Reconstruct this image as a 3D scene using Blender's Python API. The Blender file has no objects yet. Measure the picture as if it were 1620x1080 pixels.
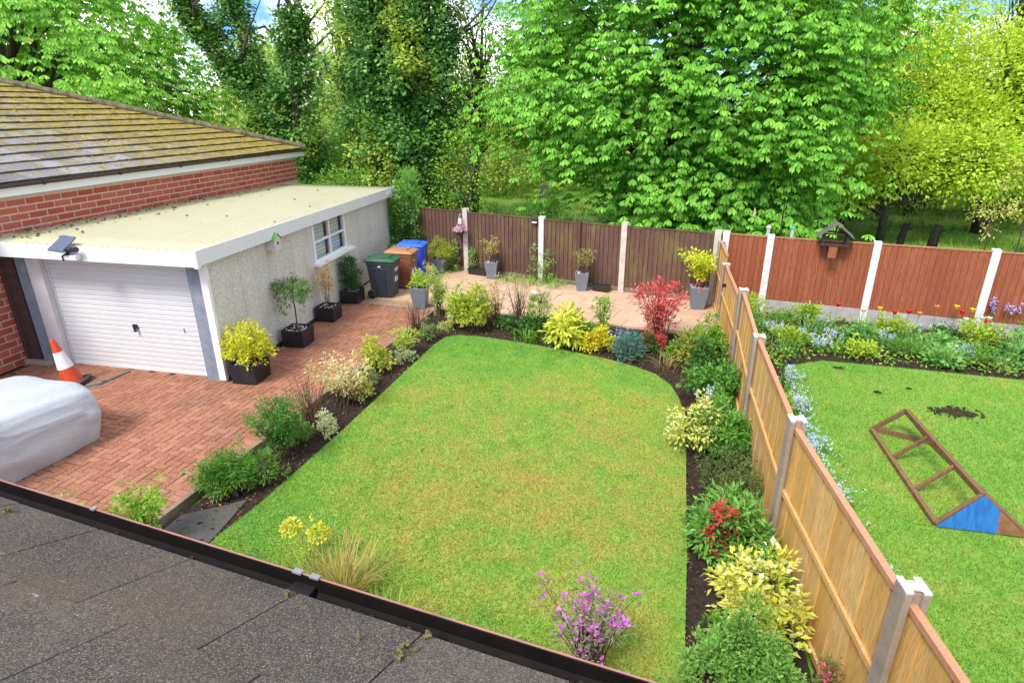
import bpy, math, random
import numpy as np
from mathutils import Vector, Matrix

S = bpy.context.scene
COL = S.collection
rad = math.radians

# ------------------------------------------------------------------ camera
cam_d = bpy.data.cameras.new('camera')
cam = bpy.data.objects.new('camera', cam_d)
COL.objects.link(cam)
cam_d.sensor_width = 36.0
cam_d.lens = 955.0 / 1620.0 * 36.0
cam_d.clip_start = 0.05
cam_d.clip_end = 2000.0
cam.matrix_world = (Matrix.Translation((0, 0, 4.6)) @ Matrix.Rotation(rad(14.0), 4, 'Z')
                    @ Matrix.Rotation(rad(90 - 21.3), 4, 'X') @ Matrix.Rotation(rad(-0.33), 4, 'Z'))
S.camera = cam

# ------------------------------------------------------------------ sky, sun, exposure
SUN_EL, SUN_AZ = 52.0, 203.0      # azimuth clockwise from +Y: behind and left of the camera
world = bpy.data.worlds.new('World')
S.world = world
world.use_nodes = True
wn = world.node_tree.nodes
wl = world.node_tree.links
wn.clear()
w_out = wn.new('ShaderNodeOutputWorld')
w_bg = wn.new('ShaderNodeBackground')
w_bg.inputs['Strength'].default_value = 0.15
w_sky = wn.new('ShaderNodeTexSky')
w_sky.sky_type = 'NISHITA'
w_sky.sun_disc = False
w_sky.sun_elevation = rad(SUN_EL)
w_sky.sun_rotation = rad(SUN_AZ)
w_sky.air_density = 1.0
w_sky.dust_density = 0.4
w_co = wn.new('ShaderNodeTexCoord')
w_map = wn.new('ShaderNodeMapping')
w_map.inputs['Scale'].default_value = (1.0, 1.0, 2.2)
w_noise = wn.new('ShaderNodeTexNoise')
w_noise.noise_dimensions = '4D'
w_noise.inputs['W'].default_value = 6.8
w_noise.inputs['Scale'].default_value = 3.2
w_noise.inputs['Detail'].default_value = 7.0
w_noise.inputs['Roughness'].default_value = 0.55
w_ramp = wn.new('ShaderNodeValToRGB')
w_ramp.color_ramp.elements[0].position = 0.45
w_ramp.color_ramp.elements[0].color = (0.0, 0.0, 0.0, 1)
w_ramp.color_ramp.elements[1].position = 0.59
w_mix = wn.new('ShaderNodeMix')
w_mix.data_type = 'RGBA'
w_mix.inputs[7].default_value = (8.8, 8.5, 8.1, 1)      # bright broken cloud
wl.new(w_co.outputs['Generated'], w_map.inputs['Vector'])
wl.new(w_map.outputs['Vector'], w_noise.inputs['Vector'])
wl.new(w_noise.outputs['Fac'], w_ramp.inputs['Fac'])
wl.new(w_ramp.outputs['Color'], w_mix.inputs[0])
w_tint = wn.new('ShaderNodeMix')
w_tint.data_type = 'RGBA'
w_tint.blend_type = 'MULTIPLY'
w_tint.inputs[0].default_value = 1.0
w_tint.inputs[7].default_value = (0.27, 0.46, 0.78, 1)      # clear spring blue
wl.new(w_sky.outputs['Color'], w_tint.inputs[6])
wl.new(w_tint.outputs[2], w_mix.inputs[6])
wl.new(w_mix.outputs[2], w_bg.inputs['Color'])
wl.new(w_bg.outputs['Background'], w_out.inputs['Surface'])

sun_d = bpy.data.lights.new('sun', 'SUN')
sun_d.energy = 2.25
sun_d.angle = rad(18.0)
sun_d.color = (1.0, 0.955, 0.88)
sun = bpy.data.objects.new('sun', sun_d)
COL.objects.link(sun)
az = rad(SUN_AZ)
sdir = Vector((math.sin(az) * math.cos(rad(SUN_EL)), math.cos(az) * math.cos(rad(SUN_EL)), math.sin(rad(SUN_EL))))
sun.rotation_euler = sdir.to_track_quat('Z', 'Y').to_euler()
sun.location = sdir * 60

S.cycles.max_bounces = 6
S.cycles.diffuse_bounces = 3
S.cycles.glossy_bounces = 2
S.cycles.transmission_bounces = 4
S.view_settings.view_transform = 'Standard'
S.view_settings.look = 'None'
S.view_settings.gamma = 1.0
S.view_settings.use_curve_mapping = False
S.view_settings.exposure = 1.08

# ------------------------------------------------------------------ materials
MATS = {}

class NT:
    """small node-tree writer"""
    def __init__(self, name):
        self.m = bpy.data.materials.new(name)
        self.m.use_nodes = True
        self.n = self.m.node_tree.nodes
        self.l = self.m.node_tree.links
        self.n.clear()
        self.out = self.n.new('ShaderNodeOutputMaterial')
        self.b = self.n.new('ShaderNodeBsdfPrincipled')
        self.l.new(self.b.outputs[0], self.out.inputs[0])
        self._co = None

    def co(self, kind='Object'):
        if self._co is None:
            self._co = self.n.new('ShaderNodeTexCoord')
        return self._co.outputs[kind]

    def pos(self):
        g = self.n.new('ShaderNodeNewGeometry')
        return g.outputs['Position']

    def mapping(self, vec, scale=(1, 1, 1), rot=(0, 0, 0)):
        m = self.n.new('ShaderNodeMapping')
        m.inputs['Scale'].default_value = scale
        m.inputs['Rotation'].default_value = rot
        self.l.new(vec, m.inputs['Vector'])
        return m.outputs[0]

    def noise(self, vec, scale, detail=4.0, rough=0.55, dist=0.0):
        t = self.n.new('ShaderNodeTexNoise')
        t.inputs['Scale'].default_value = scale
        t.inputs['Detail'].default_value = detail
        t.inputs['Roughness'].default_value = rough
        t.inputs['Distortion'].default_value = dist
        self.l.new(vec, t.inputs['Vector'])
        return t.outputs['Fac']

    def voro(self, vec, scale, out='Distance', rand=1.0):
        t = self.n.new('ShaderNodeTexVoronoi')
        t.inputs['Scale'].default_value = scale
        t.inputs['Randomness'].default_value = rand
        self.l.new(vec, t.inputs['Vector'])
        return t.outputs[out]

    def ramp(self, fac, stops, const=False):
        r = self.n.new('ShaderNodeValToRGB')
        cr = r.color_ramp
        if const:
            cr.interpolation = 'CONSTANT'
        while len(cr.elements) < len(stops):
            cr.elements.new(0.5)
        for e, (p, c) in zip(cr.elements, stops):
            e.position = p
            c = c if isinstance(c, (tuple, list)) else (c, c, c)
            e.color = (c[0], c[1], c[2], 1)
        self.l.new(fac, r.inputs['Fac'])
        return r.outputs['Color']

    def mix(self, fac, a, b, mode='MIX'):
        m = self.n.new('ShaderNodeMix')
        m.data_type = 'RGBA'
        m.blend_type = mode
        for v, i in ((fac, 0), (a, 6), (b, 7)):
            if isinstance(v, (int, float)):
                m.inputs[i].default_value = v if i == 0 else (v, v, v, 1)
            elif isinstance(v, tuple):
                m.inputs[i].default_value = (v[0], v[1], v[2], 1)
            else:
                self.l.new(v, m.inputs[i])
        return m.outputs[2]

    def math(self, op, a, b=None):
        m = self.n.new('ShaderNodeMath')
        m.operation = op
        for v, i in ((a, 0), (b, 1)):
            if v is None:
                continue
            if isinstance(v, (int, float)):
                m.inputs[i].default_value = v
            else:
                self.l.new(v, m.inputs[i])
        return m.outputs[0]

    def rand(self):
        """one value per piece, whether the piece is an object or an island"""
        o = self.n.new('ShaderNodeObjectInfo')
        g = self.n.new('ShaderNodeNewGeometry')
        s = self.math('ADD', o.outputs['Random'], g.outputs['Random Per Island'])
        return self.math('FRACT', s)

    def island(self):
        g = self.n.new('ShaderNodeNewGeometry')
        return g.outputs['Random Per Island']

    def bump(self, h, strength=0.4, dist=0.01):
        b = self.n.new('ShaderNodeBump')
        b.inputs['Strength'].default_value = strength
        b.inputs['Distance'].default_value = dist
        self.l.new(h, b.inputs['Height'])
        self.l.new(b.outputs[0], self.b.inputs['Normal'])

    def color(self, c):
        if isinstance(c, tuple):
            self.b.inputs['Base Color'].default_value = (c[0], c[1], c[2], 1)
        else:
            self.l.new(c, self.b.inputs['Base Color'])

    def done(self, rough=0.7, spec=0.3, metal=0.0):
        self.b.inputs['Roughness'].default_value = rough
        self.b.inputs['Specular IOR Level'].default_value = spec
        self.b.inputs['Metallic'].default_value = metal
        return self.m


def plain(name, c, rough=0.6, spec=0.3, var=0.12, scale=6.0, metal=0.0, bump=0.15):
    if name in MATS:
        return MATS[name]
    t = NT(name)
    n = t.noise(t.co(), scale, 5.0, 0.6)
    lo = tuple(max(0.0, x * (1 - var)) for x in c)
    hi = tuple(min(1.0, x * (1 + var)) for x in c)
    t.color(t.ramp(n, [(0.3, lo), (0.7, hi)]))
    if bump:
        t.bump(t.noise(t.co(), scale * 12, 3.0), bump, 0.004)
    MATS[name] = t.done(rough, spec, metal)
    return MATS[name]


LEAF_GAIN = 1.4
def leafmat(cols, rough=0.5, trans=0.35):
    """foliage: every leaf takes its own colour; light also passes through it"""
    key = ('leaf', tuple(cols), trans)
    if key in MATS:
        return MATS[key]
    cols = [tuple(min(0.72, v * LEAF_GAIN) for v in c) for c in cols]
    t = NT('leaf_%d' % len(MATS))
    n = len(cols)
    drift = t.ramp(t.noise(t.pos(), 1.3, 3.0, 0.6), [(0.34, 0.0), (0.66, 1.0)])
    f = t.math('ADD', t.math('MULTIPLY', t.island(), 0.62), t.math('MULTIPLY', drift, 0.38))
    c = t.ramp(f, [(0.1 + 0.8 * i / max(1, n - 1) if n > 1 else 0.0, cc) for i, cc in enumerate(cols)])
    t.color(c)
    t.done(rough, 0.25)
    tr = t.n.new('ShaderNodeBsdfTranslucent')
    h = t.n.new('ShaderNodeHueSaturation')
    h.inputs['Value'].default_value = 1.15
    h.inputs['Hue'].default_value = 0.485
    t.l.new(c, h.inputs['Color'])
    t.l.new(h.outputs[0], tr.inputs['Color'])
    ms = t.n.new('ShaderNodeMixShader')
    ms.inputs[0].default_value = trans
    t.l.new(t.b.outputs[0], ms.inputs[1])
    t.l.new(tr.outputs[0], ms.inputs[2])
    t.l.new(ms.outputs[0], t.out.inputs[0])
    MATS[key] = t.m
    return t.m


def m_grass(name, patchy):
    t = NT(name)
    p = t.pos()
    big = t.noise(p, 0.42, 3.0, 0.6)
    mid = t.noise(p, 3.4, 6.0, 0.75)
    fine = t.noise(p, 30.0, 3.0, 0.7)
    if patchy:
        sep = t.n.new('ShaderNodeSeparateXYZ')
        t.l.new(p, sep.inputs[0])
        dx = t.math('MULTIPLY', t.math('ADD', sep.outputs[0], 1.0), 0.40)
        dy = t.math('MULTIPLY', t.math('SUBTRACT', sep.outputs[1], 6.3), 0.26)
        dist = t.math('SQRT', t.math('ADD', t.math('MULTIPLY', dx, dx), t.math('MULTIPLY', dy, dy)))
        worn = t.math('MULTIPLY', t.math('SUBTRACT', 0.95, dist), 0.115)
        f = t.math('ADD', t.math('ADD', t.math('MULTIPLY', big, 0.56), t.math('MULTIPLY', mid, 0.44)), worn)
        base = t.ramp(f, [(0.36, (0.125, 0.295, 0.042)), (0.48, (0.20, 0.34, 0.048)), (0.57, (0.29, 0.335, 0.06)), (0.68, (0.375, 0.295, 0.075))])
    else:
        f = t.math('ADD', t.math('MULTIPLY', big, 0.5), t.math('MULTIPLY', mid, 0.5))
        base = t.ramp(f, [(0.34, (0.11, 0.275, 0.038)), (0.52, (0.175, 0.325, 0.043)), (0.66, (0.28, 0.34, 0.065))])
    isl = t.island()
    v = t.ramp(isl, [(0.0, 0.62), (0.5, 1.0), (1.0, 1.45)])
    c = t.mix(1.0, base, v, 'MULTIPLY')
    c = t.mix(t.ramp(fine, [(0.35, 0.0), (0.75, 0.35)]), c, (0.09, 0.17, 0.02))
    t.color(c)
    return t.done(0.75, 0.15)


def m_soil(name='soil'):
    if name in MATS:
        return MATS[name]
    t = NT(name)
    p = t.pos()
    n = t.noise(p, 14.0, 6.0, 0.7)
    t.color(t.ramp(n, [(0.3, (0.022, 0.015, 0.011)), (0.6, (0.058, 0.040, 0.030)), (0.78, (0.11, 0.077, 0.056))]))
    t.bump(t.noise(p, 40.0, 5.0, 0.7), 0.9, 0.03)
    MATS[name] = t.done(0.9, 0.15)
    return MATS[name]


def m_paver():
    t = NT('paver_block')
    r = t.rand()
    base = t.ramp(r, [(0.0, (0.25, 0.094, 0.05)), (0.35, (0.285, 0.112, 0.062)), (0.7, (0.31, 0.13, 0.075)), (1.0, (0.35, 0.158, 0.098))])
    p = t.pos()
    sp = t.voro(p, 55.0, 'Color')
    speck = t.ramp(t.math('MULTIPLY', t.noise(p, 48.0, 3.0, .7), 1.0), [(0.52, 0.0), (0.66, 0.65)])
    c = t.mix(speck, base, (0.52, 0.33, 0.23))
    dirt = t.noise(p, 0.9, 5.0, 0.65)
    c = t.mix(t.ramp(dirt, [(0.50, 0.0), (0.72, 0.5)]), c, (0.13, 0.085, 0.05))
    t.color(c)
    t.bump(t.noise(p, 90.0, 3.0), 0.35, 0.004)
    return t.done(0.72, 0.3)


def m_slab():
    t = NT('patio_slab')
    r = t.rand()
    base = t.ramp(r, [(0.0, (0.50, 0.335, 0.215)), (0.5, (0.57, 0.39, 0.26)), (1.0, (0.54, 0.395, 0.28))])
    p = t.pos()
    n = t.noise(p, 1.8, 6.0, 0.65, 0.6)
    c = t.mix(t.ramp(n, [(0.4, 0.0), (0.7, 0.5)]), base, (0.36, 0.20, 0.11))
    fine = t.noise(p, 45.0, 4.0, 0.7)
    c = t.mix(t.ramp(fine, [(0.4, 0.0), (0.8, 0.3)]), c, (0.52, 0.42, 0.32))
    t.color(c)
    t.bump(fine, 0.3, 0.004)
    return t.done(0.75, 0.25)


def m_brick():
    t = NT('red_brick')
    r = t.rand()
    base = t.ramp(r, [(0.0, (0.36, 0.082, 0.052)), (0.5, (0.43, 0.108, 0.07)), (1.0, (0.49, 0.145, 0.10))])
    p = t.pos()
    n = t.noise(p, 22.0, 5.0, 0.7)
    c = t.mix(t.ramp(n, [(0.35, 0.0), (0.75, 0.5)]), base, (0.34, 0.08, 0.06))
    t.color(c)
    t.bump(t.noise(p, 60.0, 4.0), 0.5, 0.006)
    return t.done(0.85, 0.15)


def m_board(name, cols, grain, algae=None, spots=False):
    t = NT(name)
    r = t.rand()
    k = len(cols) - 1
    base = t.ramp(r, [(i / k, c) for i, c in enumerate(cols)])
    co = t.co('Object')
    oi = t.n.new('ShaderNodeObjectInfo')
    add = t.n.new('ShaderNodeVectorMath')
    add.operation = 'ADD'
    t.l.new(co, add.inputs[0])
    t.l.new(oi.outputs['Location'], add.inputs[1])
    v = add.outputs[0]
    g = t.noise(t.mapping(v, (14, 14, 1.1)), 4.0, 5.0, 0.6, 1.2)
    c = t.mix(t.ramp(g, [(0.38, 0.0), (0.62, 0.85)]), base, grain)
    if spots:
        kn = t.voro(t.mapping(v, (5.0, 5.0, 1.9)), 1.0)
        c = t.mix(t.ramp(kn, [(0.035, 0.85), (0.075, 0.0)]), c, (0.16, 0.06, 0.02))
    if algae:
        p = t.pos()
        a = t.noise(t.mapping(p, (1.1, 1.1, 0.55)), 1.7, 5.0, 0.7)
        a2 = t.noise(t.mapping(p, (9, 9, 1.0)), 2.0, 4.0, 0.6)
        am = t.math('ADD', t.math('MULTIPLY', a, 0.65), t.math('MULTIPLY', a2, 0.35))
        c = t.mix(t.ramp(am, [(0.50, 0.0), (0.66, 0.75)]), c, algae)
    t.color(c)
    t.bump(g, 0.35, 0.004)
    return t.done(0.8, 0.2)


def m_rooftile():
    t = NT('mossy_roof_tile')
    r = t.rand()
    base = t.ramp(r, [(0.0, (0.13, 0.12, 0.125)), (0.5, (0.20, 0.19, 0.21)), (1.0, (0.30, 0.29, 0.33))])
    p = t.pos()
    n1 = t.noise(p, 4.4, 8.0, 0.85, 0.8)
    n2 = t.noise(p, 13.0, 4.0, 0.7)
    sx = t.n.new('ShaderNodeSeparateXYZ')
    t.l.new(p, sx.inputs[0])
    far = t.math('ADD', t.math('MULTIPLY', t.math('SUBTRACT', sx.outputs[1], 12.5), 0.016), t.math('MULTIPLY', t.math('SUBTRACT', sx.outputs[2], 4.3), 0.03))
    f = t.math('ADD', t.math('ADD', t.math('MULTIPLY', n1, 0.6), t.math('MULTIPLY', n2, 0.4)), far)
    moss = t.ramp(t.noise(p, 7.0, 4.0, 0.7), [(0.25, (0.085, 0.055, 0.012)), (0.45, (0.20, 0.15, 0.022)), (0.7, (0.37, 0.31, 0.04))])
    c = t.mix(t.ramp(f, [(0.44, 0.0), (0.49, 1.0)]), base, moss)
    li = t.noise(p, 9.0, 5.0, 0.75)
    c = t.mix(t.ramp(li, [(0.62, 0.0), (0.68, 0.7)]), c, (0.36, 0.35, 0.39))
    t.color(c)
    t.bump(t.math('ADD', f, t.math('MULTIPLY', n2, 0.5)), 0.7, 0.03)
    return t.done(0.7, 0.4)


def m_granule():
    t = NT('granule_roof_tile')
    p = t.pos()
    r = t.rand()
    n = t.noise(p, 2.0, 5.0, 0.6)
    base = t.ramp(n, [(0.3, (0.048, 0.044, 0.043)), (0.55, (0.070, 0.063, 0.058)), (0.75, (0.098, 0.082, 0.068))])
    base = t.mix(1.0, base, t.ramp(r, [(0.0, 0.88), (1.0, 1.12)]), 'MULTIPLY')
    v = t.voro(p, 230.0, 'Color')
    bw = t.n.new('ShaderNodeRGBToBW')
    t.l.new(v, bw.inputs[0])
    c = t.mix(t.ramp(bw.outputs[0], [(0.62, 0.0), (0.74, 0.7)]), base, (0.24, 0.185, 0.135))
    c = t.mix(t.ramp(bw.outputs[0], [(0.20, 0.7), (0.32, 0.0)]), c, (0.022, 0.020, 0.020))
    w = t.voro(p, 60.0, 'Color')
    bw2 = t.n.new('ShaderNodeRGBToBW')
    t.l.new(w, bw2.inputs[0])
    d2 = t.voro(p, 60.0, 'Distance')
    spot = t.math('MULTIPLY', t.ramp(bw2.outputs[0], [(0.74, 0.0), (0.78, 1.0)]), t.ramp(d2, [(0.14, 1.0), (0.22, 0.0)]))
    c = t.mix(spot, c, (0.40, 0.31, 0.23))
    lich = t.noise(t.mapping(p, (1, 1, 1)), 7.5, 3.0, 0.5)
    c = t.mix(t.ramp(lich, [(0.75, 0.0), (0.77, 0.8)]), c, (0.50, 0.50, 0.47))
    warm = t.noise(p, 1.1, 3.0)
    c = t.mix(t.ramp(warm, [(0.52, 0.0), (0.75, 0.35)]), c, (0.135, 0.088, 0.05))
    t.color(c)
    t.bump(bw.outputs[0], 0.6, 0.004)
    return t.done(0.85, 0.25)


def m_render():
    t = NT('pebble_dash')
    p = t.pos()
    v = t.voro(p, 75.0, 'Color')
    bw = t.n.new('ShaderNodeRGBToBW')
    t.l.new(v, bw.inputs[0])
    base = t.ramp(bw.outputs[0], [(0.2, (0.46, 0.44, 0.40)), (0.5, (0.63, 0.60, 0.545)), (0.8, (0.78, 0.75, 0.69))])
    st = t.noise(t.mapping(p, (1.6, 1.6, 0.35)), 2.0, 5.0, 0.65)
    c = t.mix(t.ramp(st, [(0.5, 0.0), (0.75, 0.45)]), base, (0.44, 0.40, 0.325))
    t.color(c)
    t.bump(t.voro(p, 75.0), 0.5, 0.008)
    return t.done(0.9, 0.15)


def m_corrugated():
    t = NT('corrugated_roof_sheet')
    p = t.pos()
    n = t.noise(p, 1.5, 5.0, 0.6)
    c = t.ramp(n, [(0.3, (0.42, 0.415, 0.29)), (0.6, (0.50, 0.495, 0.36)), (0.8, (0.46, 0.42, 0.26))])
    st = t.noise(t.mapping(p, (6, 0.7, 1), (0, 0, rad(4))), 2.0, 6.0, 0.7)
    c = t.mix(t.ramp(st, [(0.52, 0.0), (0.72, 0.6)]), c, (0.40, 0.36, 0.15))
    at = t.n.new('ShaderNodeAttribute')
    at.attribute_name = 'valley'
    c = t.mix(t.math('MULTIPLY', at.outputs['Fac'], t.ramp(n, [(0.3, 0.55), (0.7, 0.95)])), c, (0.33, 0.29, 0.13))
    bl = t.noise(p, 5.5, 6.0, 0.7)
    sx = t.n.new('ShaderNodeSeparateXYZ')
    t.l.new(p, sx.inputs[0])
    edge = t.math('MULTIPLY', t.math('SUBTRACT', -10.2, sx.outputs[0]), 0.10)
    c = t.mix(t.ramp(t.math('ADD', bl, edge), [(0.66, 0.0), (0.73, 0.85)]), c, (0.16, 0.12, 0.07))
    t.color(c)
    return t.done(0.6, 0.35)


def m_concrete(name, base, lich=0.4):
    if name in MATS:
        return MATS[name]
    t = NT(name)
    p = t.pos()
    n = t.noise(p, 6.0, 6.0, 0.7)
    c = t.ramp(n, [(0.3, tuple(x * 0.72 for x in base)), (0.6, base), (0.8, tuple(min(1, x * 1.15) for x in base))])
    sp = t.noise(p, 26.0, 4.0, 0.7)
    c = t.mix(t.ramp(sp, [(0.55, 0.0), (0.68, lich)]), c, (0.16, 0.13, 0.07))
    t.color(c)
    t.bump(t.noise(p, 70.0, 4.0, 0.7), 0.5, 0.006)
    MATS[name] = t.done(0.88, 0.2)
    return MATS[name]


def m_bark(name='bark', c0=(0.045, 0.036, 0.027), c1=(0.13, 0.105, 0.08)):
    if name in MATS:
        return MATS[name]
    t = NT(name)
    n = t.noise(t.mapping(t.pos(), (6, 6, 1.2)), 2.5, 6.0, 0.7)
    t.color(t.ramp(n, [(0.3, c0), (0.7, c1)]))
    t.bump(n, 0.6, 0.03)
    MATS[name] = t.done(0.9, 0.15)
    return MATS[name]


# ------------------------------------------------------------------ mesh helpers
class MB:
    """collects boxes, tubes, prisms; build() links them as ONE mesh object"""
    def __init__(self):
        self.v = []
        self.f = []

    def add(self, vs, fs, M=None):
        o = len(self.v)
        for p in vs:
            p = Vector(p)
            self.v.append(tuple(M @ p) if M else tuple(p))
        for f in fs:
            self.f.append(tuple(i + o for i in f))
        return self

    def box(self, x0, x1, y0, y1, z0, z1, fn=None, M=None):
        vs = [(x, y, z) for z in (z0, z1) for y in (y0, y1) for x in (x0, x1)]
        if fn:
            vs = [fn(*p) for p in vs]
        return self.add(vs, [(0, 2, 3, 1), (4, 5, 7, 6), (0, 1, 5, 4), (1, 3, 7, 5), (3, 2, 6, 7), (2, 0, 4, 6)], M)

    def bar(self, a, b, w, h, up=(0, 0, 1)):
        a, b = Vector(a), Vector(b)
        d = (b - a).normalized()
        u = Vector(up)
        s = d.cross(u)
        if s.length < 1e-4:
            s = d.cross(Vector((1, 0, 0)))
        s.normalize()
        u = s.cross(d).normalized()
        vs = []
        for p in (a, b):
            for i, j in ((-1, -1), (1, -1), (1, 1), (-1, 1)):
                vs.append(p + s * (i * w / 2) + u * (j * h / 2))
        return self.add(vs, [(3, 2, 1, 0), (4, 5, 6, 7), (0, 1, 5, 4), (1, 2, 6, 5), (2, 3, 7, 6), (3, 0, 4, 7)])

    def tube(self, pts, rs, n=6, cap=True):
        pts = [Vector(p) for p in pts]
        if not isinstance(rs, (list, tuple)):
            rs = [rs] * len(pts)
        vs, fs = [], []
        for i, p in enumerate(pts):
            d = (pts[min(i + 1, len(pts) - 1)] - pts[max(i - 1, 0)])
            d = d.normalized() if d.length > 1e-9 else Vector((0, 0, 1))
            a = d.cross(Vector((0.31, 0.95, 0.05)))
            if a.length < 0.05:
                a = d.cross(Vector((1, 0, 0)))
            a.normalize()
            b = d.cross(a)
            for k in range(n):
                t = 2 * math.pi * k / n
                vs.append(p + (a * math.cos(t) + b * math.sin(t)) * rs[i])
        for i in range(len(pts) - 1):
            for k in range(n):
                k2 = (k + 1) % n
                fs.append((i * n + k, i * n + k2, (i + 1) * n + k2, (i + 1) * n + k))
        if cap:
            fs.append(tuple(reversed(range(n))))
            fs.append(tuple((len(pts) - 1) * n + k for k in range(n)))
        return self.add(vs, fs)

    def lathe(self, prof, n=16, c=(0, 0, 0), M=None, sq=0.0):
        vs, fs = [], []
        for r, z in prof:
            for k in range(n):
                t = 2 * math.pi * (k + 0.5) / n
                vs.append((c[0] + r * math.cos(t), c[1] + r * math.sin(t), c[2] + z))
        for i in range(len(prof) - 1):
            for k in range(n):
                k2 = (k + 1) % n
                fs.append((i * n + k, i * n + k2, (i + 1) * n + k2, (i + 1) * n + k))
        fs.append(tuple(reversed(range(n))))
        fs.append(tuple((len(prof) - 1) * n + k for k in range(n)))
        return self.add(vs, fs, M)

    def prism(self, poly, z0, z1):
        n = len(poly)
        vs = [(p[0], p[1], z0) for p in poly] + [(p[0], p[1], z1) for p in poly]
        fs = [tuple(reversed(range(n))), tuple(range(n, 2 * n))]
        for k in range(n):
            k2 = (k + 1) % n
            fs.append((k, k2, n + k2, n + k))
        return self.add(vs, fs)

    def mesh(self, name):
        me = bpy.data.meshes.new(name)
        me.from_pydata([tuple(p) for p in self.v], [], self.f)
        me.update()
        return me

    def build(self, name, mat, parent=None, smooth=False, bevel=0.0, loc=None):
        o = link(name, self.mesh(name), mat, parent, smooth, loc)
        if bevel:
            m = o.modifiers.new('bevel', 'BEVEL')
            m.width = bevel
            m.segments = 2
            m.limit_method = 'ANGLE'
        return o


def link(name, me, mat, parent=None, smooth=False, loc=None):
    if mat is not None and len(me.materials) == 0:
        me.materials.append(mat)
    if smooth:
        me.polygons.foreach_set('use_smooth', [True] * len(me.polygons))
    o = bpy.data.objects.new(name, me)
    COL.objects.link(o)
    if parent is not None:
        o.parent = parent
    if loc is not None:
        o.location = loc
    return o


def npmesh(name, V, F):
    """mesh from numpy arrays; F is (n,k) with one k"""
    V = np.asarray(V, dtype=np.float32)
    F = np.asarray(F, dtype=np.int32)
    me = bpy.data.meshes.new(name)
    n, k = F.shape
    me.vertices.add(len(V))
    me.vertices.foreach_set('co', V.ravel())
    me.loops.add(n * k)
    me.loops.foreach_set('vertex_index', F.ravel())
    me.polygons.add(n)
    me.polygons.foreach_set('loop_start', np.arange(0, n * k, k, dtype=np.int32))
    me.update(calc_edges=True)
    return me


def thing(name, label, cat, loc=(0, 0, 0), rz=0.0, group=None):
    o = bpy.data.objects.new(name, None)
    COL.objects.link(o)
    o.empty_display_size = 0.2
    o.location = loc
    o.rotation_euler = (0, 0, rz)
    return tag(o, label, cat, group)


def tag(o, label=None, cat=None, group=None, kind=None):
    if label:
        o['label'] = label
    if cat:
        o['category'] = cat
    if group:
        o['group'] = group
    if kind:
        o['kind'] = kind
    return o


def inside(poly, P):
    P = np.asarray(P)
    x, y = P[:, 0], P[:, 1]
    r = np.zeros(len(P), bool)
    n = len(poly)
    for i in range(n):
        x0, y0 = poly[i]
        x1, y1 = poly[(i + 1) % n]
        if y0 == y1:
            continue
        c = ((y0 > y) != (y1 > y)) & (x < (x1 - x0) * (y - y0) / (y1 - y0) + x0)
        r ^= c
    return r


def clip(poly, conv):
    """clip polygon by a convex counter-clockwise polygon"""
    out = list(poly)
    n = len(conv)
    for i in range(n):
        a, b = conv[i], conv[(i + 1) % n]
        def side(p):
            return (b[0] - a[0]) * (p[1] - a[1]) - (b[1] - a[1]) * (p[0] - a[0])
        src, out = out, []
        for j in range(len(src)):
            p, q = src[j], src[(j + 1) % len(src)]
            sp, sq = side(p), side(q)
            if sp >= 0:
                out.append(p)
            if sp * sq < 0:
                t = sp / (sp - sq)
                out.append((p[0] + t * (q[0] - p[0]), p[1] + t * (q[1] - p[1])))
        if len(out) < 3:
            return []
    return out


def area(p):
    return abs(sum(p[i][0] * p[(i + 1) % len(p)][1] - p[(i + 1) % len(p)][0] * p[i][1] for i in range(len(p)))) / 2


# ------------------------------------------------------------------ leaves
T_RH = (np.array([(0, 0, 0), (-.5, .45, .10), (0, 1, -.06), (.5, .45, .10)]), np.array([(0, 3, 2), (0, 2, 1)]))
T_OV = (np.array([(0, 0, 0), (-.40, .32, .08), (-.42, .68, .06), (0, 1, -.10), (.42, .68, .06), (.40, .32, .08)]),
        np.array([(0, 5, 4, 3), (0, 3, 2, 1)]))
T_CH = (np.array([(0, 0, 0), (-.24, .38, .03), (-.5, .74, -.06), (0, 1, -.22), (.5, .74, -.06), (.24, .38, .03)]),
        np.array([(0, 5, 4, 3), (0, 3, 2, 1)]))


def norm(a):
    return a / np.maximum(1e-9, np.linalg.norm(a, axis=1, keepdims=True))


def leaves(C, D, U, L, W, tmpl=T_RH):
    """C centres (base of leaf), D along-direction, U up hint, L lengths, W width ratio"""
    tv, tf = tmpl
    D = norm(D)
    X = norm(np.cross(D, U))
    Z = np.cross(X, D)
    L = np.asarray(L)[:, None, None]
    V = (C[:, None, :] + L * (tv[None, :, 0:1] * W * X[:, None, :] + tv[None, :, 1:2] * D[:, None, :] + tv[None, :, 2:3] * Z[:, None, :]))
    n, k = len(C), len(tv)
    F = tf[None] + (np.arange(n) * k)[:, None, None]
    return V.reshape(-1, 3), F.reshape(-1, tf.shape[1])


def rdir(rng, n, zlo=-1.0, zhi=1.0):
    z = rng.uniform(zlo, zhi, n)
    a = rng.uniform(0, 2 * math.pi, n)
    r = np.sqrt(np.maximum(0, 1 - z * z))
    return np.stack([r * np.cos(a), r * np.sin(a), z], 1)


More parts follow.
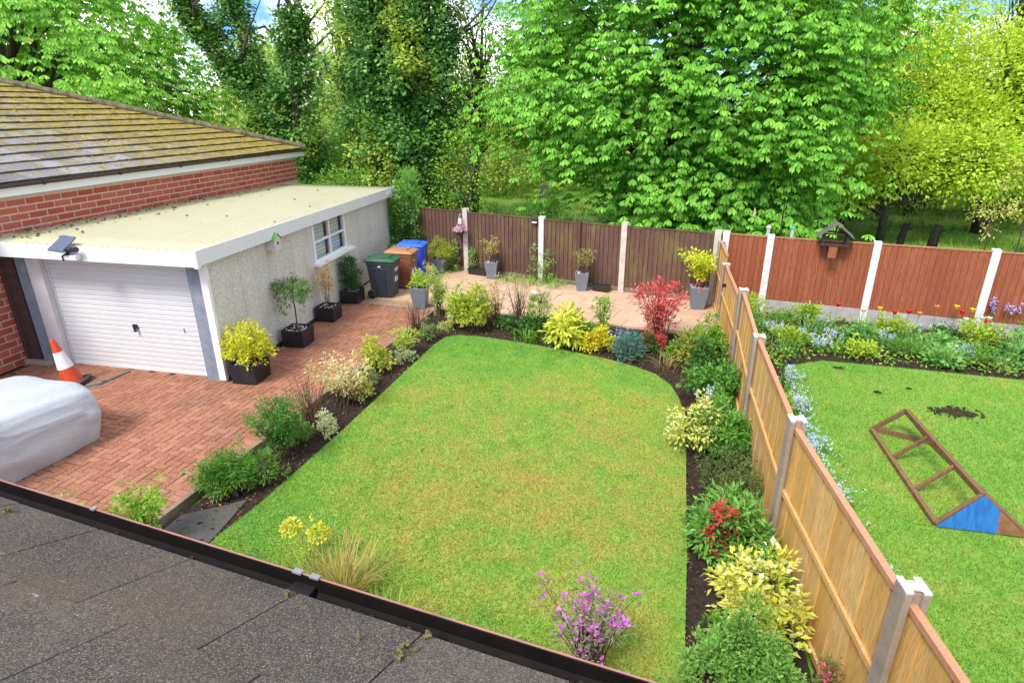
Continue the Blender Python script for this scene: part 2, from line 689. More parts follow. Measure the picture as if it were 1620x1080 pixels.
def tuft_leaves(rng, tips, axis, per, spread, L, W, droop=0.0, tmpl=T_RH, out=0.9):
    """per leaves round each tip, pointing away from it"""
    n = len(tips)
    T = np.repeat(tips, per, 0)
    A = np.repeat(axis, per, 0)
    off = rdir(rng, n * per) * rng.random((n * per, 1)) ** 0.5
    C = T + off * spread
    D = norm(off * out + A * 0.6 + rng.normal(0, .25, (n * per, 3)) + np.array([0, 0, -droop]))
    U = rng.normal(0, .45, (n * per, 3)) + np.array([0, 0, 1.0]) + A * 0.3
    return leaves(C, D, U, L * rng.uniform(.65, 1.25, n * per), W, tmpl)


def blades(rng, B, A, L, wid, bend, seg=3):
    """strap leaves: base points B, azimuths A, lengths L, curved over"""
    n = len(B)
    t = np.linspace(0, 1, seg + 1)
    dirh = np.stack([np.cos(A), np.sin(A), np.zeros(n)], 1)
    side = np.stack([-np.sin(A), np.cos(A), np.zeros(n)], 1)
    V = np.zeros((n, (seg + 1) * 2, 3))
    for i, tt in enumerate(t):
        hor = bend * tt ** 1.7
        ver = tt * (1 - 0.55 * bend * tt)
        c = B + dirh * (hor * L)[:, None] + np.array([0, 0, 1.0]) * (ver * L)[:, None]
        w = wid * (1 - tt) ** 0.6 * 0.5 + 0.0006
        V[:, 2 * i] = c - side * np.asarray(w).reshape(-1, 1)
        V[:, 2 * i + 1] = c + side * np.asarray(w).reshape(-1, 1)
    f = np.array([(2 * i, 2 * i + 1, 2 * i + 3, 2 * i + 2) for i in range(seg)])
    F = f[None] + (np.arange(n) * (seg + 1) * 2)[:, None, None]
    return V.reshape(-1, 3), F.reshape(-1, 4)


def ball(mb, c, r, rng, n=6, sq=1.0):
    """small uneven lump"""
    prof = [(r * math.sin(math.pi * (i + .5) / 4), -r * sq * math.cos(math.pi * (i + .5) / 4)) for i in range(4)]
    a = rng.uniform(0, 6)
    M = Matrix.Translation(c) @ Matrix.Rotation(a, 4, 'Z') @ Matrix.Diagonal((rng.uniform(.7, 1.2), rng.uniform(.7, 1.2), 1, 1))
    mb.lathe(prof, n, M=M)

# ================================================================== SETTING: ground, lawns, drive, patio
rng = np.random.default_rng(7)

g_mat = m_grass('field_grass', False)
ground = MB().prism([(-260, -120), (260, -120), (260, 420), (-260, 420)], -0.6, -0.08).build('ground', g_mat)
tag(ground, 'flat green grassland reaching far beyond the gardens', kind='structure')

def sheet(name, poly, z0, z1, mat, step=0.0, amp=0.0, seed=1):
    """level sheet with a real edge; step/amp roughen its top"""
    mb = MB()
    n = len(poly)
    mb.prism(poly, z0, z1)
    o = mb.build(name, mat)
    o['kind'] = 'structure'
    return o

def rough_sheet(name, poly, z, mat, step, amp, seed):
    r = np.random.default_rng(seed)
    P = np.array(poly)
    x0, y0 = P.min(0)
    x1, y1 = P.max(0)
    nx, ny = int((x1 - x0) / step) + 2, int((y1 - y0) / step) + 2
    X, Y = np.meshgrid(x0 + np.arange(nx) * step, y0 + np.arange(ny) * step)
    X = X + r.uniform(-.3, .3, X.shape) * step
    Y = Y + r.uniform(-.3, .3, Y.shape) * step
    Z = z + r.normal(0, amp, X.shape)
    V = np.stack([X.ravel(), Y.ravel(), Z.ravel()], 1)
    idx = np.arange(nx * ny).reshape(ny, nx)
    F = np.stack([idx[:-1, :-1].ravel(), idx[:-1, 1:].ravel(), idx[1:, 1:].ravel(), idx[1:, :-1].ravel()], 1)
    cen = V[F].mean(1)
    F = F[inside(poly, cen)]
    o = link(name, npmesh(name, V, F), mat)
    o['kind'] = 'structure'
    return o

LAWN = [(-4.55, 2.9), (-4.62, 4.0), (-4.66, 4.66), (-4.56, 5.32), (-4.46, 7.2), (-4.40, 9.4), (-4.36, 10.9), (-4.28, 11.3), (-4.05, 11.5), (-3.6, 11.52),
        (-2.98, 11.42), (-2.3, 11.3), (-1.6, 11.13), (-0.9, 10.93), (-0.33, 10.69), (0.1, 10.4), (0.37, 10.0), (0.5, 9.55), (0.57, 9.07),
        (0.6, 8.0), (0.58, 7.08), (0.56, 5.6), (0.52, 4.5), (0.5, 2.9)]
lawn_mat = m_grass('lawn_grass', True)
lawn = sheet('lawn', LAWN, -0.06, 0.025, lawn_mat)
lawn['label'] = 'mown lawn with yellow mossy patches and curved edges'

SOIL = [(-5.45, 4.6), (-5.02, 12.95), (-4.0, 12.9), (-2.16, 12.78), (-0.44, 12.55), (1.36, 12.38), (1.40, 8.3), (1.42, 5.8), (1.70, 3.4), (1.8, 2.6), (-5.4, 2.6)]
soil = rough_sheet('soil_bed', SOIL, -0.015, m_soil(), 0.06, 0.016, 3)
soil['label'] = 'dark earth flower bed wrapping round the lawn'

NLAWN = [(3.1, 1.0), (2.75, 3.5), (2.42, 5.8), (2.32, 8.0), (2.3, 10.2), (2.45, 11.3), (3.2, 11.75), (4.3, 11.72), (5.4, 11.66), (6.5, 11.6), (8.5, 11.5), (11.5, 11.4), (11.5, 1.0)]
nl_mat = m_grass('neighbour_lawn_grass', False)
nlawn = sheet('neighbour_lawn', NLAWN, -0.06, 0.025, nl_mat)
nlawn['label'] = 'bright green lawn on the far side of the pale timber fence'
NSOIL = [(1.9, 2.0), (1.55, 5.0), (1.52, 14.9), (9.0, 13.75), (11.5, 13.3), (11.5, 11.2), (2.7, 11.2), (2.5, 8.0), (2.9, 3.5), (3.2, 2.0)]
nsoil = rough_sheet('neighbour_soil_bed', NSOIL, -0.02, m_soil(), 0.08, 0.018, 4)
nsoil['label'] = 'planted earth border in front of the red brown fence'

# --- short blades on both lawns: one mass nobody could count
def grass_mass(name, label, poly, dens, h, mat, seed, near=None, lean=0.6):
    r = np.random.default_rng(seed)
    P = np.array(poly)
    a, b = P.min(0), P.max(0)
    n = int((b - a).prod() * dens)
    Q = r.uniform(a, b, (n, 2))
    Q = Q[inside(poly, Q)]
    if near is not None:
        d = np.hypot(Q[:, 0], Q[:, 1])
        Q = Q[r.random(len(Q)) < np.clip(near / d, 0.15, 1)]
    n = len(Q)
    C = np.column_stack([Q, np.full(n, 0.02)])
    hh = h * r.uniform(.5, 1.3, n)
    az_ = r.uniform(0, 2 * math.pi, n)
    w = 0.003 + 0.003 * r.random(n)
    s = np.column_stack([np.cos(az_), np.sin(az_), np.zeros(n)]) * w[:, None]
    tip = C + np.column_stack([r.normal(0, lean, n) * hh, r.normal(0, lean, n) * hh, hh])
    V = np.stack([C - s, C + s, tip], 1).reshape(-1, 3)
    F = np.arange(3 * n).reshape(-1, 3)
    o = link(name, npmesh(name, V, F), mat)
    return tag(o, label, 'grass', kind='stuff')

grass_mass('lawn_blades', 'short blades of grass all over the mown lawn', LAWN, 11000, 0.026, lawn_mat, 11, near=6.0)
tuft_rng = np.random.default_rng(17)
Q = tuft_rng.uniform((-4.5, 3.2), (0.5, 11.4), (150, 2))
Q = Q[inside(LAWN, Q)]
Q = np.repeat(Q, 36, 0) + tuft_rng.normal(0, .05, (len(Q) * 36, 2))
n = len(Q)
V, F = blades(tuft_rng, np.column_stack([Q, np.full(n, .015)]), tuft_rng.uniform(0, 6.28, n), tuft_rng.uniform(.03, .065, n), .006, tuft_rng.uniform(.3, 1.0, n), 2)
tag(link('lawn_tufts', npmesh('lawn_tufts', V, F), leafmat([(0.05, 0.16, 0.02), (0.10, 0.25, 0.03), (0.2, 0.32, 0.06), (0.3, 0.34, 0.1)])), 'coarse grass tufts and weeds dotted over the mown lawn', 'grass', kind='stuff')
NVIS = [(2.85, 3.0), (2.42, 5.8), (2.32, 8.0), (2.3, 10.2), (2.45, 11.3), (3.2, 11.75), (4.3, 11.72), (6.5, 11.6), (8.6, 11.5), (6.6, 7.0), (4.2, 3.0)]
grass_mass('neighbour_lawn_blades', 'short grass blades on the lawn beyond the pale fence', NVIS, 9000, 0.034, nl_mat, 12, near=5.0)

# --- field beyond the fences: longer tufted grass
def tussocks(name, label, x0, x1, y0, y1, n, h, mat, seed):
    r = np.random.default_rng(seed)
    c = np.column_stack([r.uniform(x0, x1, n // 25), r.uniform(y0, y1, n // 25)])
    Q = np.repeat(c, 25, 0) + r.normal(0, 0.22, (len(c) * 25, 2))
    m = len(Q)
    V, F = blades(r, np.column_stack([Q, np.full(m, -0.09)]), r.uniform(0, 6.28, m), h * r.uniform(.5, 1.3, m), 0.02, r.uniform(.2, .9, m), 2)
    return tag(link(name, npmesh(name, V, F), mat), label, 'grass', kind='stuff')
tussocks('rough_grass', 'long rough grass growing behind the back fences', -11, 16, 16.5, 40, 30000, 0.32, g_mat, 13)

# --- block paved drive
DRIVE = [(-11.68, 2.5), (-5.66, 2.5), (-5.53, 5.16), (-5.17, 12.9), (-7.70, 13.15), (-7.42, 8.42), (-11.68, 8.5)]
drive = MB().prism(DRIVE, -0.07, -0.012).build('driveway', plain('paving_sand', (0.12, 0.075, 0.05), 0.9, 0.1, 0.3, 20))
tag(drive, 'herringbone drive of orange red paving blocks', kind='structure')
pav_mat = m_paver()
PW = 0.116
ang = math.atan2(0.36, 7.74)
def herring():
    c, s = math.cos(-ang), math.sin(-ang)
    out = []
    for a in range(-70, 30):
        for b in range(-8, 104):
            k = (a - b) % 4
            if k == 0:
                ctr, hor = ((a + 1.0) * PW, (b + 0.5) * PW), True
            elif k == 3:
                ctr, hor = ((a + 0.5) * PW, (b + 1.0) * PW), False
            else:
                continue
            x, y = ctr
            X = -5.60 - 0.16 + x * c - y * s
            Y = 2.4 + x * s + y * c
            out.append((X, Y, hor))
    return out
def block_mb(w, l, h=0.035, b=0.006):
    m = MB()
    vs = [(-w / 2, -l / 2, -h), (w / 2, -l / 2, -h), (w / 2, l / 2, -h), (-w / 2, l / 2, -h),
          (-w / 2, -l / 2, -b), (w / 2, -l / 2, -b), (w / 2, l / 2, -b), (-w / 2, l / 2, -b),
          (-w / 2 + b, -l / 2 + b, 0), (w / 2 - b, -l / 2 + b, 0), (w / 2 - b, l / 2 - b, 0), (-w / 2 + b, l / 2 - b, 0)]
    fs = [(8, 9, 10, 11)]
    for o in (0, 4):
        for k in range(4):
            k2 = (k + 1) % 4
            fs.append((o + k, o + k2, o + 4 + k2, o + 4 + k))
    return m.add(vs, fs)
GAP = 0.010
bl = herring()
DR_IN = [(-11.55, 2.6), (-5.80, 2.6), (-5.70, 5.16), (-5.34, 12.95), (-7.60, 13.14), (-7.38, 8.44), (-11.55, 8.49)]
pts = np.array([(x, y) for x, y, _ in bl])
keep = inside(DRIVE, pts) & inside(DR_IN, pts)
bl = [b for b, k in zip(bl, keep) if k]
# soldier course along the kerb
for i in range(95):
    y = 2.6 + i * (PW + 0.001)
    if y > 12.8:
        break
    x = -5.66 + (y - 2.5) * 0.0475 - 0.15 + 0.0
    bl.append((x + 0.0, y, None))
vis = lambda x, y: (x > -9.0 and y > 4.2)
bl.sort(key=lambda b: (0 if (b[1] > 4.1 and -0.62 * b[1] - 4.6 < b[0]) else 50) + math.hypot(b[0], b[1]))
pm_w = block_mb(PW - GAP, 2 * PW - GAP).mesh('paving_block')
pm_w.materials.append(pav_mat)
rest = MB()
pr = random.Random(5)
for i, (x, y, hor) in enumerate(bl):
    rz = -ang + (math.pi / 2 if hor or hor is None else 0.0)
    z = 0.016 + pr.uniform(-0.003, 0.003)
    if i < 300:
        o = bpy.data.objects.new('paving_block', pm_w)
        COL.objects.link(o)
        o.parent = drive
        o.location = (x, y, z)
        o.rotation_euler = (pr.uniform(-.012, .012), pr.uniform(-.012, .012), rz)
    else:
        M = Matrix.Translation((x, y, z)) @ Matrix.Rotation(rz, 4, 'Z') @ Matrix.Rotation(pr.uniform(-.012, .012), 4, 'X')
        b = block_mb(PW - GAP, 2 * PW - GAP)
        rest.add(b.v, b.f, M)
o = rest.build('far_paving_blocks', pav_mat, drive)
o['kind'] = 'stuff'

kerb = MB()
for i in range(9):
    y0, y1 = 3.2 + i * 1.07, 3.2 + i * 1.07 + 1.06
    f = lambda y: -5.66 + (y - 2.5) * 0.0475 + 0.02
    kerb.bar((f(y0), y0, 0.0), (f(y1), y1, 0.0), 0.07, 0.13)
kerb = kerb.build('kerb', m_concrete('kerb_concrete', (0.26, 0.20, 0.14), 0.5), bevel=0.008)
tag(kerb, 'low edging strip between the block drive and the flower bed', kind='structure')

t_ = NT('tarmac_path')
p_ = t_.pos()
t_.color(t_.mix(t_.ramp(t_.noise(p_, 3.0, 5.0, 0.7), [(0.45, 0.0), (0.7, 0.6)]), t_.ramp(t_.voro(p_, 80.0), [(0.1, (0.05, 0.05, 0.05)), (0.6, (0.11, 0.10, 0.095))]), (0.07, 0.085, 0.03)))
t_.bump(t_.voro(p_, 80.0), 0.5, 0.006)
path = sheet('path', [(-5.42, 2.7), (-5.36, 4.9), (-4.78, 5.36), (-4.70, 4.66), (-4.68, 4.0), (-4.62, 2.7)], -0.05, 0.012, t_.done(0.85, 0.2))
path['label'] = 'short dark tarmac path between drive and lawn'

# --- patio of sandstone slabs
PATIO = [(-7.75, 13.2), (-5.05, 12.98), (-2.16, 12.86), (-0.44, 12.62), (1.36, 12.46), (1.38, 14.93), (-6.9, 16.96), (-8.05, 17.1)]
patio = MB().prism(PATIO, -0.07, 0.015).build('patio', plain('patio_mortar', (0.30, 0.22, 0.15), 0.9, 0.1, 0.3, 15))
tag(patio, 'sandstone slab patio in front of the brown back fence', kind='structure')
slab_mat = m_slab()
fa = math.atan2(-2.05, 8.35)
cf, sf = math.cos(fa), math.sin(fa)
sr = random.Random(3)
for i in range(-3, 16):
    for j in range(-2, 9):
        u0, v0 = i * 0.72 + (0.36 if j % 2 else 0.0), j * 0.62
        q = []
        for du, dv in ((0.004, 0.004), (0.712, 0.004), (0.712, 0.612), (0.004, 0.612)):
            u, v = u0 + du, v0 + dv
            q.append((-8.0 + u * cf - v * sf, 13.2 + u * sf + v * cf))
        q = clip(q, PATIO)
        if len(q) < 3 or area(q) < 0.02:
            continue
        dz = sr.uniform(-.003, .003)
        MB().prism(q, 0.0, 0.05 + dz).build('slab', slab_mat, patio)
edge = MB()
for a, b in zip(PATIO[1:4], PATIO[2:5]):
    a, b = Vector((a[0], a[1] - 0.05, 0.005)), Vector((b[0], b[1] - 0.05, 0.005))
    edge.bar(a, b - (b - a).normalized() * 0.01, 0.09, 0.13)
edge = edge.build('patio_edging', m_board('old_sleeper', [(0.05, 0.04, 0.03), (0.10, 0.08, 0.06)], (0.03, 0.025, 0.02), (0.06, 0.08, 0.02)), bevel=0.008)
tag(edge, 'dark weathered timber edging along the front of the patio', kind='structure')

# fallen leaves, bark and clods on the beds
lr = np.random.default_rng(21)
Q = lr.uniform((-5.4, 3.5), (1.6, 12.9), (9000, 2))
Q = Q[inside(SOIL, Q) & ~inside(LAWN, Q)]
n = len(Q)
V, F = leaves(np.column_stack([Q, lr.uniform(0.0, 0.02, n)]), np.column_stack([lr.normal(0, 1, (n, 2)), lr.normal(0, .25, n)]), np.tile((0, 0, 1.0), (n, 1)) + lr.normal(0, .3, (n, 3)), lr.uniform(.02, .055, n), 0.6)
o = link('bed_litter', npmesh('bed_litter', V, F), leafmat([(0.02, 0.013, 0.01), (0.05, 0.03, 0.02), (0.06, 0.04, 0.03), (0.12, 0.055, 0.03), (0.30, 0.12, 0.05)], 0.8, 0.0))
tag(o, 'fallen leaves and bark scraps scattered over the dark bed', 'leaf litter', kind='stuff')

# ================================================================== GARAGE
GA = Vector((-7.35, 8.32, 0))
GD = Vector((-0.0739, 0.9973, 0))
GE = Vector((1.0, 0.02, 0)).normalized()
def W(x, y, z):
    return tuple(GA + GE * x + GD * y + Vector((0, 0, z)))
garage = thing('garage', 'pebble dashed concrete garage with white up and over door', 'garage', GA)
GI = Matrix.Translation(-GA)
def gbox(mb, x0, x1, y0, y1, z0, z1, tilt=0.0):
    """box in garage coordinates; tilt lowers the far end"""
    return mb.box(x0, x1, y0, y1, z0, z1, fn=lambda x, y, z: (Vector(W(x, y, z - tilt * y)) - GA))
pd = m_render()
white = plain('white_paint', (0.80, 0.80, 0.80), 0.45, 0.4, 0.04, 3.0, bump=0.05)
upvc = plain('white_upvc', (0.74, 0.75, 0.77), 0.3, 0.5, 0.03, 2.0, bump=0.0)
WY0, WY1, WZ0, WZ1 = 3.70, 5.44, 1.27, 2.19
ed = [0.0, 0.92, 1.84, 2.77, WY0, (WY0 + WY1) / 2, WY1, 6.2, 6.97, 7.74, 8.50]
for a, b in zip(ed[:-1], ed[1:]):
    z1 = WZ0 if (a >= WY0 - .01 and b <= WY1 + .01) else 2.24
    gbox(MB(), -0.12, 0.0, a + 0.004, b - 0.004, 0.0, z1).build('wall_panel', pd, garage)
gbox(MB(), -0.11, -0.012, 0.0, WY0, 0.0, 2.235).build('wall', pd, garage)
gbox(gbox(MB(), -4.25, -0.125, 8.38, 8.498, 0.0, 2.2), -4.25, -4.13, 0.2, 8.37, 0.0, 2.2).build('wall', pd, garage)
gbox(MB(), -0.11, -0.012, WY1, 8.49, 0.0, 2.2).build('wall', pd, garage)
gbox(MB(), 0.0, 0.05, 0.05, 8.45, -0.02, 0.075).build('plinth', plain('black_plinth', (0.03, 0.03, 0.028), 0.8, 0.2, 0.4, 8), garage, bevel=0.006)
# door
GW0, GW1, GH = -3.47, -0.39, 2.14
door = MB()
nr = 22
prof = []
for i in range(nr):
    z = 0.02 + i * (GH - 0.06) / nr
    dz = (GH - 0.06) / nr
    prof += [(0.140, z), (0.140, z + dz * .70), (0.152, z + dz * .80), (0.152, z + dz * .90)]
prof.append((0.140, GH - 0.04))
vs, fs = [], []
for y, z in prof:
    for x in (GW0 + .05, GW1 - .03):
        vs.append(Vector(W(x, y, z)) - GA)
for i in range(len(prof) - 1):
    fs.append((2 * i, 2 * i + 1, 2 * i + 3, 2 * i + 2))
door.add(vs, fs)
gbox(door, GW0 + .05, GW1 - .03, 0.155, 0.18, 0.02, GH - .04)
gbox(door, GW0, GW0 + .048, 0.130, 0.18, 0.015, GH)
gbox(door, GW1 - .028, GW1, 0.130, 0.18, 0.015, GH)
gbox(door, GW0 + .05, GW1 - .03, 0.131, 0.153, 0.012, 0.05)
door = door.build('door', plain('white_door_steel', (0.63, 0.63, 0.635), 0.35, 0.45, 0.03, 2.0, bump=0.0), garage)
hm = plain('black_plastic', (0.02, 0.02, 0.02), 0.4, 0.5, 0.2)
h = gbox(MB(), -1.86, -1.78, 0.100, 0.139, 0.86, 0.93)
h.tube([Vector(W(-1.82, 0.09, 0.88)) - GA, Vector(W(-1.80, 0.085, 0.80)) - GA], [0.02, 0.026], 8)
h.build('door_handle', hm, door)
gbox(MB(), -0.80, -0.785, 0.128, 0.139, 0.84, 0.93).build('door_lock', plain('steel', (0.5, 0.5, 0.5), 0.35, 0.5, 0.1, metal=0.8), door)
# frame, pillars
gbox(MB(), -3.78, -3.475, 0.02, 0.19, 0.0, 2.16).build('door_frame', plain('off_white_paint', (0.66, 0.64, 0.62), 0.5, 0.35, 0.08, 3.0), garage)
grey = m_concrete('blue_grey_concrete', (0.25, 0.28, 0.33), 0.25)
gbox(MB(), -0.385, -0.115, -0.01, 0.20, 0.0, 2.18).build('pillar', grey, garage)
gbox(MB(), -3.985, -3.785, -0.01, 0.20, 0.0, 2.18).build('pillar', grey, garage)
gbox(MB(), -0.110, 0.022, -0.045, 0.03, 0.06, 2.2).build('corner_trim', white, garage)
gbox(gbox(MB(), -4.62, -4.02, -0.02, 0.16, 0.10, 2.2), -4.36, -4.28, -0.045, -0.02, 0.1, 2.2).build('infill_panel', plain('dark_brown_timber', (0.075, 0.042, 0.036), 0.7, 0.25, 0.25, 9), garage, bevel=0.004)
gbox(MB(), -4.62, -3.80, -0.09, 0.25, -0.05, 0.09).build('threshold', m_concrete('threshold_concrete', (0.42, 0.36, 0.28)), garage)
gbox(MB(), -4.3, 0.0, 0.03, 0.19, 2.165, 2.23).build('lintel', white, garage)
# roof
wave, per = [], 0.14
nxw = int(4.75 / per * 6)
ys = np.linspace(-0.30, 8.92, 14)
V = []
for y in ys:
    for i in range(nxw + 1):
        x = -4.66 + i * per / 6
        V.append(Vector(W(x, y, 2.455 - 0.011 * y + 0.009 * math.sin(2 * math.pi * i / 6) - 0.004 * math.sin(y * 2.2))) - GA)
F = [(j * (nxw + 1) + i, j * (nxw + 1) + i + 1, (j + 1) * (nxw + 1) + i + 1, (j + 1) * (nxw + 1) + i) for j in range(len(ys) - 1) for i in range(nxw)]
roof = link('roof', npmesh('roof', [tuple(v) for v in V], F), m_corrugated(), garage, smooth=True)
va = roof.data.attributes.new('valley', 'FLOAT', 'POINT')
va.data.foreach_set('value', [max(0.0, math.cos(2 * math.pi * ((i % (nxw + 1)) - 2.5) / 6)) ** 2 for i in range(len(roof.data.vertices))])
mo = roof.modifiers.new('thickness', 'SOLIDIFY')
mo.thickness = 0.012
mr = np.random.default_rng(31)
deb = MB()
for i in range(260):
    k = mr.random()
    x = -4.6 + abs(mr.normal(0, 0.6)) if k < .95 else mr.uniform(-4.5, 0)
    y = mr.uniform(-0.2, 7.5)
    if not -4.64 < x < 0.1:
        continue
    ball(deb, Vector(W(x, y, 2.475 - 0.011 * y)) - GA, mr.uniform(.008, .035), mr, 6, 0.5)
o = deb.build('moss_crumbs', plain('dry_moss', (0.15, 0.11, 0.045), 0.95, 0.1, 0.6, 8), roof)
o['kind'] = 'stuff'
# fascias
gbox(MB(), -4.68, 0.125, -0.345, -0.31, 2.20, 2.455).build('fascia', upvc, garage, bevel=0.004)
gbox(MB(), 0.13, 0.16, -0.37, 8.95, 2.22, 2.475, 0.0105).build('fascia', upvc, garage, bevel=0.004)
gbox(MB(), 0.10, 0.175, -0.385, -0.30, 2.19, 2.485).build('corner_cap', upvc, garage, bevel=0.004)
gbox(gbox(MB(), -4.66, 0.12, -0.305, 0.0, 2.215, 2.235), 0.02, 0.125, 0.0, 8.9, 2.235, 2.25, 0.0105).build('soffit', white, garage)
gbox(MB(), 0.161, 0.20, 8.05, 8.35, 2.22, 2.28).build('fascia_bracket', upvc, garage)
# window
win = MB()
fw = 0.10
for a in ((WY0, WY0 + fw, WZ0, WZ1), (WY1 - fw, WY1, WZ0, WZ1), (WY0 + fw, WY1 - fw, WZ1 - .05, WZ1), (WY0 + fw, WY1 - fw, WZ0, WZ0 + .06)):
    gbox(win, -0.06, 0.02, *a)
ym = (WY0 + WY1) / 2
zm = (WZ0 + WZ1) / 2
gbox(win, -0.055, 0.012, ym - .035, ym + .035, WZ0 + .06, WZ1 - .05)
for a in ((WY0 + fw, ym - .03), (ym + .03, WY1 - fw)):
    gbox(win, -0.05, 0.008, a[0], a[1], zm - .025, zm + .025)
win = win.build('window', white, garage)
gt = NT('net_curtained_pane')
v = gt.co('Object')
br = gt.n.new('ShaderNodeTexChecker')
wx = gt.n.new('ShaderNodeSeparateXYZ')
gt.l.new(v, wx.inputs[0])
def grid(o, s):
    return gt.ramp(gt.math('FRACT', gt.math('MULTIPLY', o, s)), [(0.0, 1.0), (0.30, 1.0), (0.36, 0.0), (0.94, 0.0), (1.0, 1.0)])
gl = gt.math('MAXIMUM', grid(wx.outputs[1], 11.5), grid(wx.outputs[2], 11.5))
gt.n.remove(br)
gt.color(gt.mix(gl, (0.42, 0.48, 0.45), (0.78, 0.82, 0.79)))
net = gt.done(0.9, 0.1)
for i, (a, b) in enumerate(((WY0 + fw, ym - .03), (ym + .03, WY1 - fw))):
    gbox(MB(), -0.10, -0.095, a, b - 0.08, WZ0 + .03, WZ1 - .06).build('net_curtain', net, win)
    gbox(MB(), -0.10, -0.09, b - 0.075, b, WZ0 + .03, WZ1).build('curtain', plain('maroon_cloth', (0.16, 0.075, 0.085), 0.9, 0.1, 0.2), win)
gm = NT('window_glass')
gm.color((0.9, 0.95, 0.93))
gm.b.inputs['Transmission Weight'].default_value = 1.0
gm.b.inputs['IOR'].default_value = 1.2
glass = gm.done(0.02, 0.5)
for (a, b) in ((WY0 + fw, ym - .03), (ym + .03, WY1 - fw)):
    for (c, d) in ((WZ0 + .06, zm - .025), (zm + .025, WZ1 - .05)):
        gbox(MB(), -0.030, -0.024, a - .005, b + .005, c - .005, d + .005).build('pane', glass, win)
gbox(MB(), -0.02, 0.15, WY0 - 0.06, WY1 + 0.22, WZ0 - 0.07, WZ0 + 0.0).build('sill', white, win, bevel=0.012)
gbox(MB(), -4.12, -0.30, 0.25, 8.3, 0.0, 0.02).build('floor', m_concrete('floor_concrete', (0.3, 0.3, 0.3)), garage)

# ================================================================== NEIGHBOURING BRICK BUILDING
house = thing('brick_building', 'red brick building with mossy tiled hipped roof beside the garage', 'building', (-11.74, 10, 0))
HO = Vector((-11.74, 10, 0))
def hb(x0, x1, y0, y1, z0, z1, name, mat, parent=None, bevel=0.0):
    return MB().box(x0 - HO.x, x1 - HO.x, y0 - HO.y, y1 - HO.y, z0, z1).build(name, mat, parent or house, bevel=bevel)
mortar = plain('pale_mortar', (0.60, 0.42, 0.35), 0.95, 0.1, 0.15, 14)
wall = hb(-18.0, -11.737, 3.2, 18.12, 0.0, 3.16, 'wall', mortar)
bm_ = m_brick()
BL, BH = 0.37, 0.132
bmesh_ = MB().box(-0.012, 0.012, -BL / 2 + .015, BL / 2 - .015, -BH / 2 + .015, BH / 2 - .015).mesh('brick')
half_ = MB().box(-0.012, 0.012, -BL / 4 + .015, BL / 4 - .015, -BH / 2 + .015, BH / 2 - .015).mesh('brick')
for m in (bmesh_, half_):
    m.materials.append(bm_)
brick_spots = []
for k in range(24):
    z = BH * (k + .5) + 0.0
    if z + BH / 2 > 3.16:
        break
    off = 0.0 if k % 2 else BL / 2
    y = 18.12 - off
    if off:
        brick_spots.append((18.12 - BL / 4, z, half_))
    while y - BL > 4.9:
        yc = y - BL / 2
        hidden = (8.7 < yc < 18.2 and z < 2.42)
        if not hidden and not (yc < 6.6):
            brick_spots.append((yc, z, bmesh_))
        y -= BL
brick_spots.sort(key=lambda b: b[0])
restb = MB()
for i, (y, z, me) in enumerate(brick_spots):
    if i < 300:
        o = bpy.data.objects.new('brick', me)
        COL.objects.link(o)
        o.parent = wall
        o.location = (0.0, y - HO.y, z)
    else:
        restb.add([Vector(v.co) + Vector((0, y - HO.y, z)) for v in me.vertices], [tuple(p.vertices) for p in me.polygons])
if restb.v:
    o = restb.build('far_bricks', bm_, wall)
    o['kind'] = 'stuff'
hb(-11.72, -11.55, 3.0, 18.25, 3.12, 3.16, 'soffit', white)
hb(-11.55, -11.515, 3.0, 18.30, 3.12, 3.29, 'fascia', upvc)
gut = MB()
gn = 7
vs, fs = [], []
for y in (2.9, 18.28):
    for i in range(gn):
        t = math.pi * i / (gn - 1)
        vs.append((-11.45 - HO.x + 0.055 * math.cos(t), y - HO.y, 3.33 - 0.06 * math.sin(t)))
for i in range(gn - 1):
    fs.append((i, i + 1, gn + i + 1, gn + i))
gut.add(vs, fs)
brown_pl = plain('brown_plastic', (0.055, 0.022, 0.018), 0.35, 0.45, 0.2)
gut = gut.build('gutter', brown_pl, house)
gut.modifiers.new('thickness', 'SOLIDIFY').thickness = 0.008
for y in np.arange(4, 18.2, 1.75):
    MB().box(-11.40 - HO.x, -11.385 - HO.x, y - .03 - HO.y, y + .03 - HO.y, 3.26, 3.345).build('gutter_clip', brown_pl, gut)
# hipped roof
RP = math.tan(rad(19.8))
EX, EY, EZ = -11.50, 18.35, 3.37
HT = 6.6
roofb = MB()
e = lambda t, y: (EX - t - HO.x, y - HO.y, EZ - 0.05 + t * RP)
roofb.add([e(0, 2.0), e(0, EY), e(HT, EY - HT), e(HT, 2.0)], [(0, 1, 2, 3)])
roofb.add([e(0, EY), (EX - 2 * HT - HO.x, EY - HO.y, EZ - .05), e(HT, EY - HT)], [(0, 1, 2)])
roofb.add([e(HT, 2.0), e(HT, EY - HT), (EX - 2 * HT - HO.x, EY - HO.y, EZ - .05), (EX - 2 * HT - HO.x, 2.0 - HO.y, EZ - .05)], [(0, 1, 2, 3)])
tile_mat = m_rooftile()
roofn = roofb.build('roof', tile_mat, house)
TW, TG = 0.42, 0.40
sl = math.sqrt(1 + RP * RP)
tile_me = MB()
tile_me.add([(-.045, 0, 0.0), (-.045, TW - .006, 0.0), (-TG * 1.08, TW - .006, 0.0), (-TG * 1.08, 0, 0.0), (0, 0, 0.068), (0, TW - .006, 0.068), (-TG * 1.08, TW - .006, 0.028), (-TG * 1.08, 0, 0.028)],
            [(4, 5, 6, 7), (0, 1, 5, 4), (1, 2, 6, 5), (3, 0, 4, 7), (2, 3, 7, 6)])
tile_me = tile_me.mesh('roof_tile')
tile_me.materials.append(tile_mat)
spots = []
